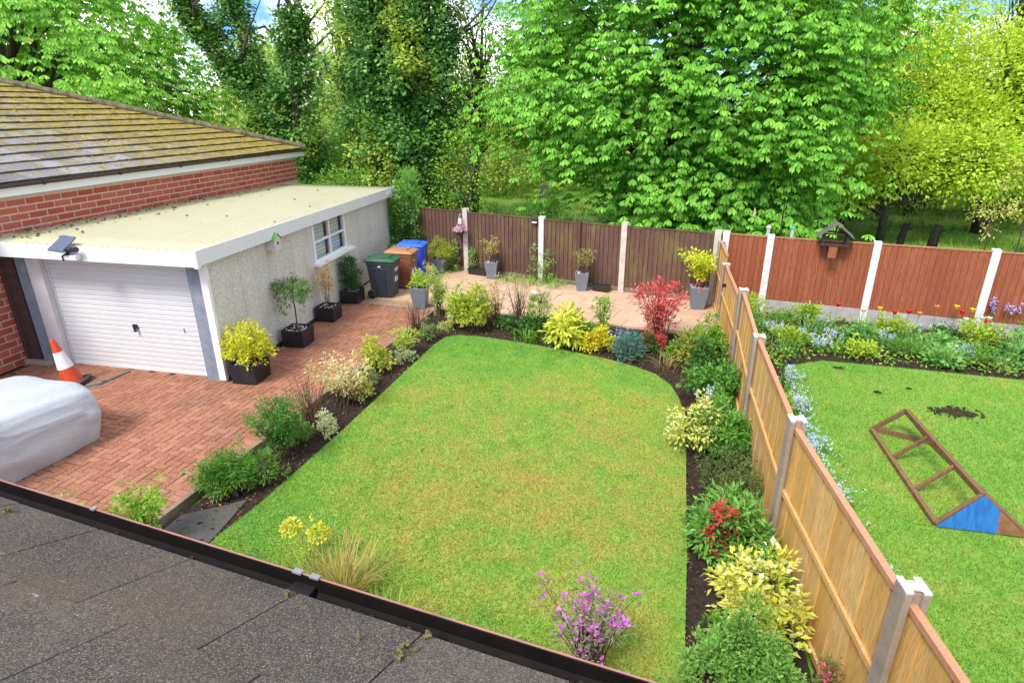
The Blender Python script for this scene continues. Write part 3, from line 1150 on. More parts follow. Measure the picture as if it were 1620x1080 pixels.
pitch = math.atan(RP)
for k in range(17):
    t = k * TG / sl
    ymax = EY - t - 0.02
    n = int((ymax - 3.0) / TW)
    for j in range(n):
        spots.append((t, ymax - (j + 1) * TW - (0.2 if k % 2 else 0.0)))
spots.sort(key=lambda s: math.hypot(EX - s[0], s[1]) + (100 if s[1] < 7.2 + s[0] * 0.75 else 0))
restt = MB()
for i, (t, y) in enumerate(spots):
    jit = pr.uniform(-.006, .006)
    L = Vector((EX - t - HO.x, y - HO.y, EZ - 0.048 + t * RP + jit))
    if i < 300:
        o = bpy.data.objects.new('roof_tile', tile_me)
        COL.objects.link(o)
        o.parent = roofn
        o.location = L
        o.rotation_euler = (0, pitch, 0)
    elif y > 2.5:
        M = Matrix.Translation(L) @ Matrix.Rotation(pitch, 4, 'Y')
        restt.add([v.co for v in tile_me.vertices], [tuple(p.vertices) for p in tile_me.polygons], M)
o = restt.build('far_roof_tiles', tile_mat, roofn)
o['kind'] = 'stuff'
hipm = plain('mossy_ridge_tile', (0.15, 0.125, 0.075), 0.9, 0.15, 0.5, 7)
for k in range(15):
    t0, t1 = k * 0.44, k * 0.44 + 0.43
    a = Vector((EX - t0 - HO.x, EY - t0 - HO.y, EZ + t0 * RP - 0.01))
    b = Vector((EX - t1 - HO.x, EY - t1 - HO.y, EZ + t1 * RP + 0.005))
    MB().tube([a, b], [0.13, 0.115], 8).build('hip_tile', hipm, roofn, smooth=False)
mr = np.random.default_rng(33)
moss = MB()
for i in range(900):
    t = mr.uniform(0.0, 6.0)
    y = mr.uniform(7, EY - t)
    if mr.random() > 0.25 + 0.06 * (y - 7):
        continue
    ball(moss, (EX - t - HO.x, y - HO.y, EZ + t * RP - 0.01), mr.uniform(.02, .06), mr, 5, 0.5)
o = moss.build('moss_tufts', plain('yellow_moss', (0.26, 0.20, 0.025), 0.95, 0.05, 0.5, 5), roofn)
o['kind'] = 'stuff'

# ================================================================== EXTENSION ROOF IN THE FOREGROUND
RA = Vector((-3.58, 2.12, 2.5))
RU = Vector((0.9926, -0.1217, 0)).normalized()
RWd = Vector((RU.y, -RU.x, 0))
if RWd.y > 0:
    RWd = -RWd
RS = rad(22)
RV = RWd * math.cos(RS) + Vector((0, 0, math.sin(RS)))
RN = RU.cross(RV).normalized()
if RN.z < 0:
    RN = -RN
ext = thing('extension', 'low extension with speckled grey tiled roof in the foreground', 'building', (RA.x, RA.y, 0))
EO = Vector((RA.x, RA.y, 0))
def rp(u, v, h=0.0):
    return RA + RU * u + RV * v + RN * h - EO
gran = m_granule()
TU, TV = 0.655, 0.62
rf = MB()
vs = [rp(-2.5, -0.01, -.05), rp(7.0, -0.01, -.05), rp(7.0, 2.5, -.05), rp(-2.5, 2.5, -.05)]
rf.add(vs + [p - Vector((0, 0, .06)) for p in vs], [(0, 1, 2, 3), (7, 6, 5, 4), (0, 4, 5, 1), (1, 5, 6, 2), (2, 6, 7, 3), (3, 7, 4, 0)])
rfo = rf.build('roof', plain('dark_underlay', (0.02, 0.02, 0.02), 0.9, 0.1), ext)
er = random.Random(9)
for r in range(4):
    off = 0.78 if r % 2 == 0 else 1.09
    for k in range(-5, 10):
        u0, u1 = off + k * TU + 0.003, off + (k + 1) * TU - 0.003
        v0, v1 = r * TV - (0.02 if r == 0 else 0.06), (r + 1) * TV + 0.03
        h0, h1 = (0.004 + er.uniform(-.001, .001)), (-0.004)
        j = er.uniform(-.004, .004)
        c = [rp(u0, v0 + j, h0), rp(u1, v0 + j, h0), rp(u1, v1, h1), rp(u0, v1, h1)]
        d = [p - RN * 0.022 for p in c]
        MB().add(c + d, [(0, 1, 2, 3), (7, 6, 5, 4), (0, 4, 5, 1), (1, 5, 6, 2), (2, 6, 7, 3), (3, 7, 4, 0)]).build('roof_tile', gran, rfo, bevel=0.0025)
# wall under the eaves
wb = MB()
c = [rp(-2.5, 0.12, 0), rp(7, 0.12, 0), rp(7, 2.4, 0), rp(-2.5, 2.4, 0)]
lo = [Vector((p.x, p.y, 0.0)) for p in c]
hi = [Vector((p.x, p.y, 2.40)) for p in c]
wb.add(lo + hi, [(0, 1, 5, 4), (1, 2, 6, 5), (2, 3, 7, 6), (3, 0, 4, 7), (4, 5, 6, 7)])
wb.build('wall', plain('extension_brick', (0.33, 0.09, 0.06), 0.85, 0.15, 0.3, 5), ext)
# gutter
gp = [(-0.02, 0.0), (-0.022, -0.065), (-0.045, -0.082), (-0.085, -0.082), (-0.110, -0.060), (-0.114, 0.006), (-0.122, 0.009), (-0.124, 0.0), (-0.118, -0.004)]
vs, fs = [], []
F_ = -RWd
for u in (-2.5, 7.0):
    for d, z in gp:
        p = RA + RU * u + F_ * (-d) + Vector((0, 0, z - 0.005)) - EO
        vs.append(p)
ng = len(gp)
for i in range(ng - 1):
    fs.append((i, i + 1, ng + i + 1, ng + i))
gutm = NT('wet_brown_gutter')
gq = gutm.pos()
gutm.color(gutm.ramp(gutm.noise(gq, 5.0, 5.0, 0.7), [(0.35, (0.004, 0.003, 0.0025)), (0.6, (0.009, 0.006, 0.005)), (0.8, (0.018, 0.011, 0.008))]))
gutm = gutm.done(0.75, 0.15)
gut2 = MB().add(vs, fs).build('gutter', gutm, ext)
so = gut2.modifiers.new('thickness', 'SOLIDIFY')
so.thickness = 0.006
so.offset = 1.0
def gpt(u, d, z):
    return RA + RU * u + F_ * d + Vector((0, 0, z)) - EO
lipm = plain('lit_pink_brown_lip', (0.34, 0.16, 0.13), 0.45, 0.4, 0.2)  # pinkish highlight along the gutter's front edge, painted as a paler lip colour
MB().bar(gpt(-2.5, 0.119, 0.010), gpt(7.0, 0.119, 0.010), 0.008, 0.004).build('gutter_lip', lipm, gut2)
for u, wd in ((0.60, 0.03), (1.99, 0.05), (2.09, 0.05), (4.3, 0.05)):
    cm = plain('pale_clip', (0.24, 0.22, 0.24), 0.4, 0.4, 0.1)
    MB().bar(gpt(u, 0.117, 0.017), gpt(u + wd, 0.117, 0.017), 0.028, 0.010).build('gutter_clip', cm, gut2)
MB().bar(gpt(2.00, 0.066, -0.055), gpt(2.12, 0.066, -0.055), 0.085, 0.035).build('gutter_joint', plain('black_joint', (0.012, 0.010, 0.010), 0.4, 0.4, 0.2), gut2)
sil = MB()
sr2 = random.Random(4)
for i in range(60):
    u = sr2.uniform(-0.5, 4.0)
    ball(sil, gpt(u, sr2.uniform(0.03, 0.09), -0.078), sr2.uniform(.006, .018), np.random.default_rng(i), 5, 0.5)
sil = sil.build('gutter_silt', plain('gutter_silt', (0.05, 0.035, 0.02), 0.95, 0.05, 0.4), gut2)
sil['kind'] = 'stuff'
# moss cushions lying on the tiles
mcol = plain('cushion_moss', (0.14, 0.12, 0.055), 0.95, 0.05, 0.4, 30)
for i, (u, v, r, lab) in enumerate(((0.24, 0.11, 0.026, 'round moss cushion on the tile nearest the left gutter end'), (2.07, 0.03, 0.020, 'small moss cushion at the third tile joint by the gutter'),
                               (2.78, 0.00, 0.022, 'tiny moss cushion at the last tile joint beside the gutter'), (2.55, 0.17, 0.015, 'pale moss ball in the middle of a grey roof tile'),
                               (2.75, 0.17, 0.034, 'long tan moss cushion lying along the right hand tile joint'))):
    p = RA + RU * u + RV * v + RN * 0.02
    mb = MB()
    q = np.random.default_rng(40 + i)
    for k in range(60):
        s = RV * float(q.uniform(-.07, .05) if i == 4 else q.normal(0, r * .3))
        ball(mb, s + RU * float(q.normal(0, r * .3)) + RN * float(q.uniform(-.2, r * 1.2) * .35), r * q.uniform(.22, .42), q, 6, .8)
    tag(mb.build('moss_cushion', mcol, None, True, loc=p), lab, 'moss', 'moss cushions on the grey roof')

# ================================================================== FENCES
def post_poly(u, w=0.075, d=0.075, slot=0.032, dep=0.036):
    """slotted concrete post: u is the direction along the fence"""
    n = Vector((-u.y, u.x))
    prof = [(-w, -d), (w, -d), (w, -slot), (w - dep, -slot), (w - dep, slot), (w, slot), (w, d), (-w, d), (-w, slot), (-w + dep, slot), (-w + dep, -slot), (-w, -slot)]
    return [(u.x * a + n.x * b, u.y * a + n.y * b) for a, b in prof]

def fence(name, label, posts, panels, bmat, rmat, pmat, bw, gravel=None, gmat=None, rails_side=-1, feather=True, post_top=0.0, postlabels=None, rails=(0.5,), base=0.03, cap=0.03, rough_top=False, railmat=None):
    """posts [(x,y,ztop)], panels [ztop_a] one per gap; boards are real, rails on rails_side"""
    o0 = Vector((posts[0][0], posts[0][1], 0))
    root = thing(name, label, 'fence', o0)
    frnd = random.Random(hash(name) % 1000 + len(name))
    for i, (x, y, zt) in enumerate(posts):
        a = Vector(posts[max(0, i - 1)][:2])
        b = Vector(posts[min(len(posts) - 1, i + 1)][:2])
        u = (b - a).normalized()
        pl = post_poly(u)
        mb = MB().prism([(x - o0.x + p[0], y - o0.y + p[1]) for p in pl], -0.1, zt)
        if rough_top:
            nn = len(pl)
            for k in range(nn):
                v = mb.v[nn + k]
                mb.v[nn + k] = (v[0] + frnd.uniform(-.004, .004), v[1] + frnd.uniform(-.004, .004), v[2] - frnd.uniform(0, .022))
        p = mb.build('post', pmat[i % len(pmat)], root, bevel=0.006)
    for i in range(len(posts) - 1):
        a = Vector((posts[i][0], posts[i][1], 0)) - o0
        b = Vector((posts[i + 1][0], posts[i + 1][1], 0)) - o0
        u = (b - a).normalized()
        nrm = Vector((-u.y, u.x, 0)) * rails_side
        a2, b2 = a + u * 0.035, b - u * 0.035
        L = (b2 - a2).length
        zt = panels[i]
        z0 = base
        if gravel:
            z0 = gravel
            mb = MB().bar(a2 + Vector((0, 0, gravel / 2 - .05)), b2 + Vector((0, 0, gravel / 2 - .05)), 0.045, gravel + .09)
            mb.build('gravel_board', gmat, root, bevel=0.006)
        fr = MB()
        rl = []
        fr.bar(a2 + Vector((0, 0, zt - cap / 2)), b2 + Vector((0, 0, zt - cap / 2)), 0.055, cap)
        for rz_ in rails:
            z = z0 + (zt - z0) * rz_
            rl.append(MB().bar(a2 + nrm * 0.026 + Vector((0, 0, z)), b2 + nrm * 0.026 + Vector((0, 0, z)), 0.03, 0.06))
        rl.append(MB().bar(a2 + nrm * 0.026 + Vector((0, 0, z0 + .03)), b2 + nrm * 0.026 + Vector((0, 0, z0 + .03)), 0.03, 0.06))
        panel = fr.build('panel', rmat, root, bevel=0.003)
        for q_ in rl:
            q_.build('rail', railmat or rmat, panel, bevel=0.003)
        nb = max(3, round(L / bw))
        w = L / nb
        h = zt - cap - z0 - 0.012
        me = MB()
        ov = 0.012
        if feather:
            pr_ = [(-w / 2 + .005, -0.010), (w / 2 - .006, -0.022), (w / 2 - .006, 0.002), (w / 2 + ov * .3, 0.003), (w / 2 + ov * .3, 0.008), (-w / 2, 0.008), (-w / 2, 0.002), (-w / 2 + .005, 0.002)]
            me.prism(pr_, 0, h)
        else:
            me.box(-w / 2 - .004, w / 2 + .004, -0.0065, 0.0055, 0, h)
        me = me.mesh('board')
        me.materials.append(bmat)
        for k in range(nb):
            c = a2 + u * (w * (k + .5))
            o = bpy.data.objects.new('board', me)
            COL.objects.link(o)
            o.parent = panel
            o.location = c + Vector((frnd.uniform(-.0015, .0015), frnd.uniform(-.002, .002), z0 + frnd.uniform(0, .008))) + (Vector((-u.y, u.x, 0)) * ((.006 if k % 2 else -.006) + frnd.uniform(-.002, .002)) if not feather else Vector((0, 0, 0)))
            o.rotation_euler = (0, frnd.uniform(-.003, .003), math.atan2(u.y, u.x))
    return root

wpost = m_concrete('pale_concrete', (0.60, 0.53, 0.46), 0.35)
wpost2 = m_concrete('white_concrete', (0.72, 0.70, 0.68), 0.15)
brown_b = m_board('dark_brown_board', [(0.125, 0.066, 0.05), (0.145, 0.076, 0.056), (0.17, 0.09, 0.065)], (0.085, 0.045, 0.036), (0.17, 0.15, 0.045))
brown_r = m_board('dark_brown_rail', [(0.13, 0.06, 0.045), (0.16, 0.08, 0.05)], (0.08, 0.04, 0.03), (0.16, 0.14, 0.06))
bf = fence('back_fence', 'dark brown feather edge fence with green algae behind the patio', [(-7.3, 17.1, 1.82), (-5.5, 16.66, 1.88), (-3.15, 16.08, 1.83), (-0.9, 15.53, 1.85), (1.32, 14.99, 1.84)],
      [1.80, 1.78, 1.76, 1.77], brown_b, brown_r, [wpost, wpost, wpost2, wpost, wpost], 0.125, gravel=0.17, gmat=m_concrete('mossy_gravel_board', (0.22, 0.17, 0.12), 0.6), rails_side=1, base=0.2)
# slim dark stile in the middle of one panel
m_ = Vector((-2.08, 15.79, 0)) - Vector((-7.3, 17.1, 0))
MB().box(-.03, .03, -.05, -.012, 0.15, 1.83).build('stile', brown_r, bf, loc=m_).rotation_euler = (0, 0, -0.24)

red_b = m_board('red_brown_board', [(0.29, 0.085, 0.040), (0.34, 0.104, 0.048), (0.39, 0.13, 0.062)], (0.22, 0.060, 0.030))
red_r = m_board('red_brown_rail', [(0.40, 0.17, 0.10), (0.45, 0.2, 0.12)], (0.3, 0.12, 0.07))
fence('red_fence', 'red brown close board fence with white concrete posts behind the neighbouring border', [(1.50, 14.95, 1.84), (2.45, 14.76, 1.83), (4.57, 14.46, 1.83), (6.66, 14.14, 1.83), (8.78, 13.8, 1.83), (10.9, 13.46, 1.83)],
      [1.79, 1.79, 1.79, 1.79, 1.79], red_b, red_r, [wpost2], 0.118, gravel=0.30, gmat=m_concrete('grey_gravel_board', (0.42, 0.40, 0.38), 0.1), rails_side=1)

pale_b = m_board('pale_pine_board', [(0.54, 0.31, 0.09), (0.68, 0.43, 0.15), (0.74, 0.52, 0.23), (0.60, 0.36, 0.11), (0.70, 0.46, 0.19), (0.48, 0.39, 0.25), (0.66, 0.40, 0.13)], (0.52, 0.26, 0.065), spots=True)
pale_rail = m_board('pale_pine_rail', [(0.62, 0.37, 0.13), (0.68, 0.42, 0.17)], (0.52, 0.26, 0.08))
pale_r = m_board('pink_pine_rail', [(0.50, 0.255, 0.14), (0.56, 0.30, 0.18)], (0.42, 0.19, 0.10))
oldpost = m_concrete('brown_grey_concrete', (0.36, 0.29, 0.23), 0.3)
SIDE = [(1.40, 14.86, 1.62), (1.42, 13.5, 1.40), (1.47, 10.75, 1.62), (1.42, 8.3, 1.66), (1.46, 5.82, 1.70), (1.74, 3.53, 1.75), (2.08, 1.2, 1.78)]
sf_ = fence('side_fence', 'pale new pine fence with stepped panels running down between the two gardens', SIDE,
      [1.60, 1.38, 1.58, 1.62, 1.62, 1.64], pale_b, pale_r, [oldpost], 0.165, rails_side=-1, feather=False, rails=(0.52,), base=0.06, cap=0.055, rough_top=True, railmat=pale_rail)
# pale lichen-crusted caps on the side posts
for i, (x, y, zt) in enumerate(SIDE[1:]):
    a, b = Vector(SIDE[i][:2]), Vector(SIDE[min(i + 2, len(SIDE) - 1)][:2])
    u = (b - a).normalized()
    pl = post_poly(u, 0.078, 0.078, 0.031, 0.037)
    MB().prism([(x - SIDE[0][0] + p[0], y - SIDE[0][1] + p[1]) for p in pl], zt - 0.012, zt + 0.010).build('post_cap', m_concrete('lichen_white_concrete', (0.66, 0.60, 0.54), 0.5), sf_, bevel=0.006)

# ================================================================== PLANTS
G_MID = [(0.06, 0.17, 0.018), (0.10, 0.25, 0.03), (0.15, 0.32, 0.045)]
G_DARK = [(0.022, 0.075, 0.014), (0.045, 0.13, 0.022), (0.085, 0.2, 0.035)]
G_LIME = [(0.16, 0.28, 0.02), (0.26, 0.38, 0.03), (0.36, 0.44, 0.05)]
G_YEL = [(0.34, 0.36, 0.02), (0.50, 0.48, 0.03), (0.62, 0.56, 0.07)]
G_VAR = [(0.22, 0.30, 0.05), (0.45, 0.47, 0.16), (0.62, 0.58, 0.28)]
G_BLUE = [(0.06, 0.14, 0.10), (0.10, 0.21, 0.16), (0.16, 0.29, 0.23)]
G_RED = [(0.30, 0.04, 0.035), (0.45, 0.08, 0.06), (0.52, 0.16, 0.12)]
G_PINK = [(0.42, 0.20, 0.12), (0.52, 0.36, 0.18), (0.40, 0.38, 0.10)]
G_BROWN = [(0.09, 0.05, 0.035), (0.14, 0.085, 0.05), (0.12, 0.12, 0.04)]
TWIG = m_bark('twig', (0.07, 0.045, 0.03), (0.17, 0.11, 0.075))
TWIGR = m_bark('red_twig', (0.10, 0.045, 0.035), (0.22, 0.12, 0.09))

def stems_mesh(rng, tips, base_r=0.012, base=(0, 0, 0), spread=0.05, n=4, curve=0.25):
    mb = MB()
    for t in tips:
        t = Vector(t)
        b = Vector(base) + Vector((rng.normal(0, spread), rng.normal(0, spread), 0))
        m = b.lerp(t, .55) + Vector((t.x - b.x, t.y - b.y, 0)) * (-curve) * .4
        mb.tube([b, m, t], [base_r, base_r * .6, base_r * .25], n, cap=False)
    return mb

PN = [100]
def plant(name, label, loc, w, h, cols, leaf=0.05, ratio=0.55, ntip=90, per=9, style='dome', parent=None, z=0.0, group=None, cat='shrub', twig=None, flower=None, droop=0.1, tmpl=T_RH, lo=0.15, stems=24, trans=0.35, trunk=0.0):
    """a bush: tips over a dome, a tuft of leaves on each, stems from the base"""
    PN[0] += 1
    r = np.random.default_rng(PN[0])
    root = parent if parent is not None else thing(name, label, cat, (loc[0], loc[1], loc[2] if len(loc) > 2 else 0.0), r.uniform(0, 6.2), group)
    base = (0, 0, z)
    if style == 'dome':
        d = rdir(r, ntip, -0.15, 1.0)
        rr = r.uniform(.45, 1.0, ntip) ** 0.6
        lump = 1 + 0.22 * np.sin(d[:, 0] * 5 + PN[0]) * np.sin(d[:, 1] * 4.3 + 1.7 * PN[0])
        rr = rr * lump
        kl = int(r.integers(6, 10))
        la = r.uniform(0, 6.28, kl)
        lq = r.uniform(.25, .72, kl)
        lw = r.uniform(.28, .50, kl)
        lh = r.uniform(.42, .95, kl)
        lh[0], lq[0], lw[0] = 1.0, .12, .5
        li = r.choice(kl, ntip, p=lw ** 2 / (lw ** 2).sum())
        tips = np.column_stack([(lq * np.cos(la))[li] * w / 2 + d[:, 0] * rr * lw[li] * w / 2, (lq * np.sin(la))[li] * w / 2 + d[:, 1] * rr * lw[li] * w / 2,
                                z + h * lo * .6 + h * lh[li] * (.30 + .70 * np.clip(d[:, 2] * rr, -.35, 1.2)) * (1 - lo * .6)])
    elif style == 'column':
        a = r.uniform(0, 6.28, ntip)
        k = r.uniform(0, 1, ntip)
        q = w / 2 * r.uniform(.2, 1, ntip) * (0.55 + 0.45 * np.sin(np.pi * np.clip(k * .8 + .15, 0, 1)))
        tips = np.column_stack([q * np.cos(a), q * np.sin(a), z + h * (lo + (1 - lo) * k)])
        d = norm(np.column_stack([np.cos(a), np.sin(a), np.full(ntip, 1.2)]))
    elif style == 'standard':
        d = rdir(r, ntip, -0.4, 1.0)
        rr = r.uniform(.3, 1.0, ntip) ** 0.5
        tips = np.column_stack([d[:, 0] * rr * w / 2, d[:, 1] * rr * w / 2, z + h * (.74 + .26 * d[:, 2] * rr)])
        hang = r.random(ntip) < .35
        tips[hang, 2] -= r.uniform(.05, .30, int(hang.sum())) * h
        d = norm(d + np.array([0, 0, -0.9]))
    elif style == 'fan':           # open vase of stems, leaves towards the ends
        a = r.uniform(0, 6.28, ntip)
        k = r.uniform(.35, 1.0, ntip)
        q = w / 2 * r.uniform(.1, 1, ntip) * k
        tips = np.column_stack([q * np.cos(a), q * np.sin(a), z + h * k])
        d = norm(np.column_stack([np.cos(a), np.sin(a), np.full(ntip, 1.0)]))
    if style in ('dome', 'fan'):
        sh = r.random(ntip) < .22
        cc_ = np.array([0, 0, z + h * .45])
        tips[sh] = cc_ + (tips[sh] - cc_) * r.uniform(1.05, 1.38, (int(sh.sum()), 1))
        tips[:, 2] = np.maximum(tips[:, 2], z + .02)
    L = leaf * 1.08
    if per:
        per = int(per * 1.5) if per > 3 else per
        V, F = tuft_leaves(r, tips, d, per, leaf * 1.25, L, ratio, droop, tmpl)
        link('foliage', npmesh('foliage', V, F), leafmat(cols, trans=trans), root)
    sel = tips[r.permutation(ntip)[:stems]]
    if style == 'standard':
        mb = MB()
        mb.tube([(0, 0, z - .03), (0.01, 0.005, z + h * .35), (0, 0, z + h * .74)], [0.016, 0.013, 0.01], 6)
        for t in sel:
            mb.tube([(0, 0, z + h * .72), (t[0] * .6, t[1] * .6, max(t[2], z + h * .75) + .03), tuple(t)], [.006, .004, .002], 4, cap=False)
        mb.build('stem', twig or TWIG, root)
    else:
        stems_mesh(r, sel, max(0.005, 0.010 * h), (0, 0, z - .02), w * .07).build('stem', twig or TWIG, root)
    if flower:
        fc, fn, fs, spread = flower
        ft = tips[r.permutation(ntip)[:min(fn, ntip)]] + np.array([0, 0, 1.0]) * leaf * .8
        fd = d[r.permutation(ntip)[:min(fn, ntip)]]
        V, F = tuft_leaves(r, ft, np.tile((0, 0, 1.0), (len(ft), 1)), 7, spread, fs, .8, 0.0)
        link('flower', npmesh('flower', V, F), leafmat(fc, trans=.2), root)['kind'] = 'stuff'
    return root

def strappy(name, label, loc, w, h, cols, n=60, wid=0.014, bend=0.6, parent=None, z=0.0, group=None, cat='plant', flower=None, spread=None):
    PN[0] += 1
    r = np.random.default_rng(PN[0])
    root = parent if parent is not None else thing(name, label, cat, (loc[0], loc[1], 0.0), 0, group)
    sp = spread if spread is not None else w * .16
    B = np.column_stack([r.normal(0, sp, n), r.normal(0, sp, n), np.full(n, z - .01)])
    A = np.arctan2(B[:, 1], B[:, 0]) + r.normal(0, .6, n)
    V, F = blades(r, B, A, h * r.uniform(.55, 1.1, n), wid, bend * r.uniform(.3, 1.3, n), 4)
    link('foliage', npmesh('foliage', V, F), leafmat(cols, trans=.3), root)
    if flower:
        fc, fn, fs, fh = flower
        mb = MB()
        FT = []
        for k in range(fn):
            b = Vector((r.normal(0, w * .2), r.normal(0, w * .2), z))
            t = b + Vector((r.normal(0, .05), r.normal(0, .05), fh * r.uniform(.8, 1.1)))
            mb.tube([b, t], [0.004, 0.003], 4, cap=False)
            for q in range(5):
                FT.append(t - Vector((0, 0, q * fs * .8)) + Vector((r.normal(0, fs * .3), r.normal(0, fs * .3), 0)))
        o = mb.build('stem', leafmat(cols, trans=.3), root)
        if fn > 1:
            o['kind'] = 'stuff'
        FT = np.array([tuple(f) for f in FT])
        V, F = tuft_leaves(r, FT, np.tile((0, 0, .3), (len(FT), 1)), 6, fs * .4, fs, .8, 0.1)
        link('flower', npmesh('flower', V, F), leafmat(fc, trans=.25), root)['kind'] = 'stuff'
    return root

# ---- mixed bed in front of the patio
plant('shrub', 'airy pale green shrub at the left corner of the patio edge', (-4.95, 12.72), .75, 1.0, [(0.16, 0.30, 0.03), (0.26, 0.38, 0.05), (0.34, 0.42, 0.09)], .055, .4, 110, 9, 'fan')
plant('shrub', 'large yellow green rounded bush beside the gnome', (-3.88, 12.05), 1.12, 1.12, [(0.14, 0.28, 0.02), (0.26, 0.37, 0.03), (0.36, 0.42, 0.05), (0.42, 0.36, 0.07)], .075, .42, 240, 10, 'dome', stems=30)
plant('shrub', 'slender shrub with salmon pink shoots right of the large yellow green bush', (-3.42, 12.35), .5, .95, G_PINK, .055, .5, 40, 8, 'fan', twig=TWIGR)
plant('shrub', 'wispy feathery green shrub between pink shoots and small weeping tree', (-2.95, 12.5), .8, 1.05, [(0.18, 0.22, 0.06), (0.26, 0.28, 0.08), (0.3, 0.22, 0.1)], .03, .3, 70, 7, 'fan', stems=45)
plant('standard_shrub', 'small weeping standard with a white tag on a bare stem', (-2.35, 11.85), .55, 1.05, [(0.09, 0.19, 0.03), (0.16, 0.27, 0.04), (0.22, 0.33, 0.07)], .045, .35, 90, 9, 'standard', droop=.9)
tag(MB().box(-.05, .05, -.03, .03, -.04, .04).build('plant_tag', white, loc=(-2.45, 11.75, 1.0), bevel=.02), 'white tag tied in the small weeping standard', 'tag').rotation_euler = (.4, .5, .3)
plant('shrub', 'low dark green leafy clump under the small weeping standard', (-2.62, 12.05), .95, .45, G_DARK, .07, .55, 80, 8)
strappy('strap_plant', 'bright green strap leaved clump at the foot of the weeping standard', (-2.5, 11.6), .75, .38, [(0.12, 0.28, 0.02), (0.2, 0.36, 0.04)], 60, .022, .7)
plant('shrub', 'large leaved lime yellow shrub in the middle of the patio bed', (-1.72, 11.62), .92, .85, [(0.30, 0.40, 0.03), (0.44, 0.48, 0.05), (0.55, 0.52, 0.09)], .13, .42, 85, 7, 'dome', tmpl=T_OV, droop=.35)
plant('shrub', 'slim upright green climber rising behind the golden bush', (-1.05, 12.2), .5, .85, [(0.12, 0.26, 0.03), (0.22, 0.36, 0.05)], .06, .5, 60, 8, 'column')
plant('shrub', 'low golden yellow bush next to the blue grey shrub', (-1.02, 11.22), .78, .55, [(0.42, 0.36, 0.02), (0.58, 0.48, 0.03), (0.64, 0.55, 0.06)], .055, .5, 150, 9)
plant('shrub', 'blue grey feathery shrub at the lawn curve', (-0.38, 10.98), .74, .62, G_BLUE, .05, .32, 170, 10)
strappy('bluebell', 'bluebells between the golden bush and the blue grey shrub', (-0.62, 11.55), .4, .3, G_MID, 24, .016, .6, flower=([(0.22, 0.22, 0.6), (0.35, 0.33, 0.75)], 7, .035, .42))
plant('shrub', 'open red leaved shrub in front of the patio', (0.12, 12.05), 1.2, 1.15, [(0.36, 0.045, 0.04), (0.52, 0.085, 0.07), (0.56, 0.2, 0.15)], .085, .34, 120, 8, 'fan', twig=TWIGR, stems=50)
plant('shrub', 'red young shoots low at the base of the open red shrub', (0.0, 11.72), .55, .5, [(0.40, 0.05, 0.05), (0.52, 0.09, 0.08)], .06, .4, 60, 8)
plant('shrub', 'round fresh green shrub against the pale fence near the patio', (1.02, 11.75), .85, .75, [(0.12, 0.27, 0.025), (0.2, 0.36, 0.045)], .065, .45, 130, 9)
plant('shrub', 'wide loose shrub with bronze and green leaves below the red shrub', (0.72, 11.0), 1.15, .70, [(0.07, 0.16, 0.02), (0.14, 0.24, 0.03), (0.26, 0.3, 0.05), (0.32, 0.16, 0.07)], .075, .5, 120, 8)
plant('shrub', 'dark glossy shrub right up to the pale fence by the path lamp', (1.05, 10.5), .85, .75, G_DARK, .07, .5, 110, 9)
strappy('sedge', 'bronze and green sedge tuft at the lawn corner', (0.30, 10.78), .65, .42, [(0.16, 0.2, 0.04), (0.3, 0.24, 0.08), (0.2, 0.13, 0.05)], 75, .012, .9)
# ---- bed along the drive
plant('conifer', 'dwarf pine nearest the tarmac path, low and spreading', (-5.02, 5.58), .98, .62, [(0.05, 0.15, 0.018), (0.09, 0.23, 0.03), (0.14, 0.30, 0.045)], .055, .22, 260, 14)
plant('conifer', 'taller dwarf pine with upright shoots behind the spreading one', (-4.90, 6.28), .82, .82, [(0.04, 0.13, 0.02), (0.07, 0.2, 0.03), (0.12, 0.27, 0.05)], .055, .22, 230, 14, 'fan', lo=.2)
plant('shrub', 'bare brown twiggy shrub next to the dwarf pines', (-5.02, 7.25), .9, .82, G_BROWN, .022, .5, 80, 3, 'fan', twig=TWIGR, stems=70)
plant('shrub', 'little variegated shrub at the lawn side of the twiggy shrub', (-4.72, 7.15), .44, .32, [(0.2, 0.3, 0.1), (0.36, 0.42, 0.2), (0.5, 0.52, 0.32)], .04, .55, 80, 8)
plant('shrub', 'cream and gold feathery shrub halfway along the drive bed', (-4.86, 8.02), 1.05, .72, [(0.34, 0.26, 0.09), (0.52, 0.42, 0.17), (0.62, 0.56, 0.30), (0.26, 0.3, 0.05)], .06, .35, 150, 8, 'fan', stems=40)
plant('shrub', 'low yellow green mound in front of the cream feathery shrub', (-4.72, 8.25), .55, .42, [(0.24, 0.3, 0.04), (0.42, 0.42, 0.1), (0.5, 0.46, 0.22)], .045, .5, 90, 8)
plant('shrub', 'lime and orange tipped shrub leaning over the kerb', (-4.95, 9.42), .66, .72, [(0.22, 0.34, 0.03), (0.36, 0.42, 0.05), (0.50, 0.30, 0.08)], .07, .45, 80, 8)
plant('shrub', 'small loose yellow green shrub close to the top of the drive', (-4.75, 10.25), .72, .50, [(0.22, 0.3, 0.04), (0.36, 0.42, 0.07)], .055, .5, 70, 7, 'fan')
plant('shrub', 'small greyish variegated clump on the lawn edge of the drive bed', (-4.60, 9.9), .40, .28, [(0.2, 0.28, 0.12), (0.36, 0.42, 0.2)], .035, .5, 60, 7)
plant('shrub', 'bare brown twigs beside the tall grey pot on the drive', (-4.95, 11.35), .9, .85, G_BROWN, .022, .5, 60, 2, 'fan', twig=TWIGR, stems=60)
plant('shrub', 'grey green bushy plant right of the bare twigs', (-4.62, 11.1), .5, .5, [(0.12, 0.17, 0.06), (0.2, 0.27, 0.08)], .045, .5, 70, 8)
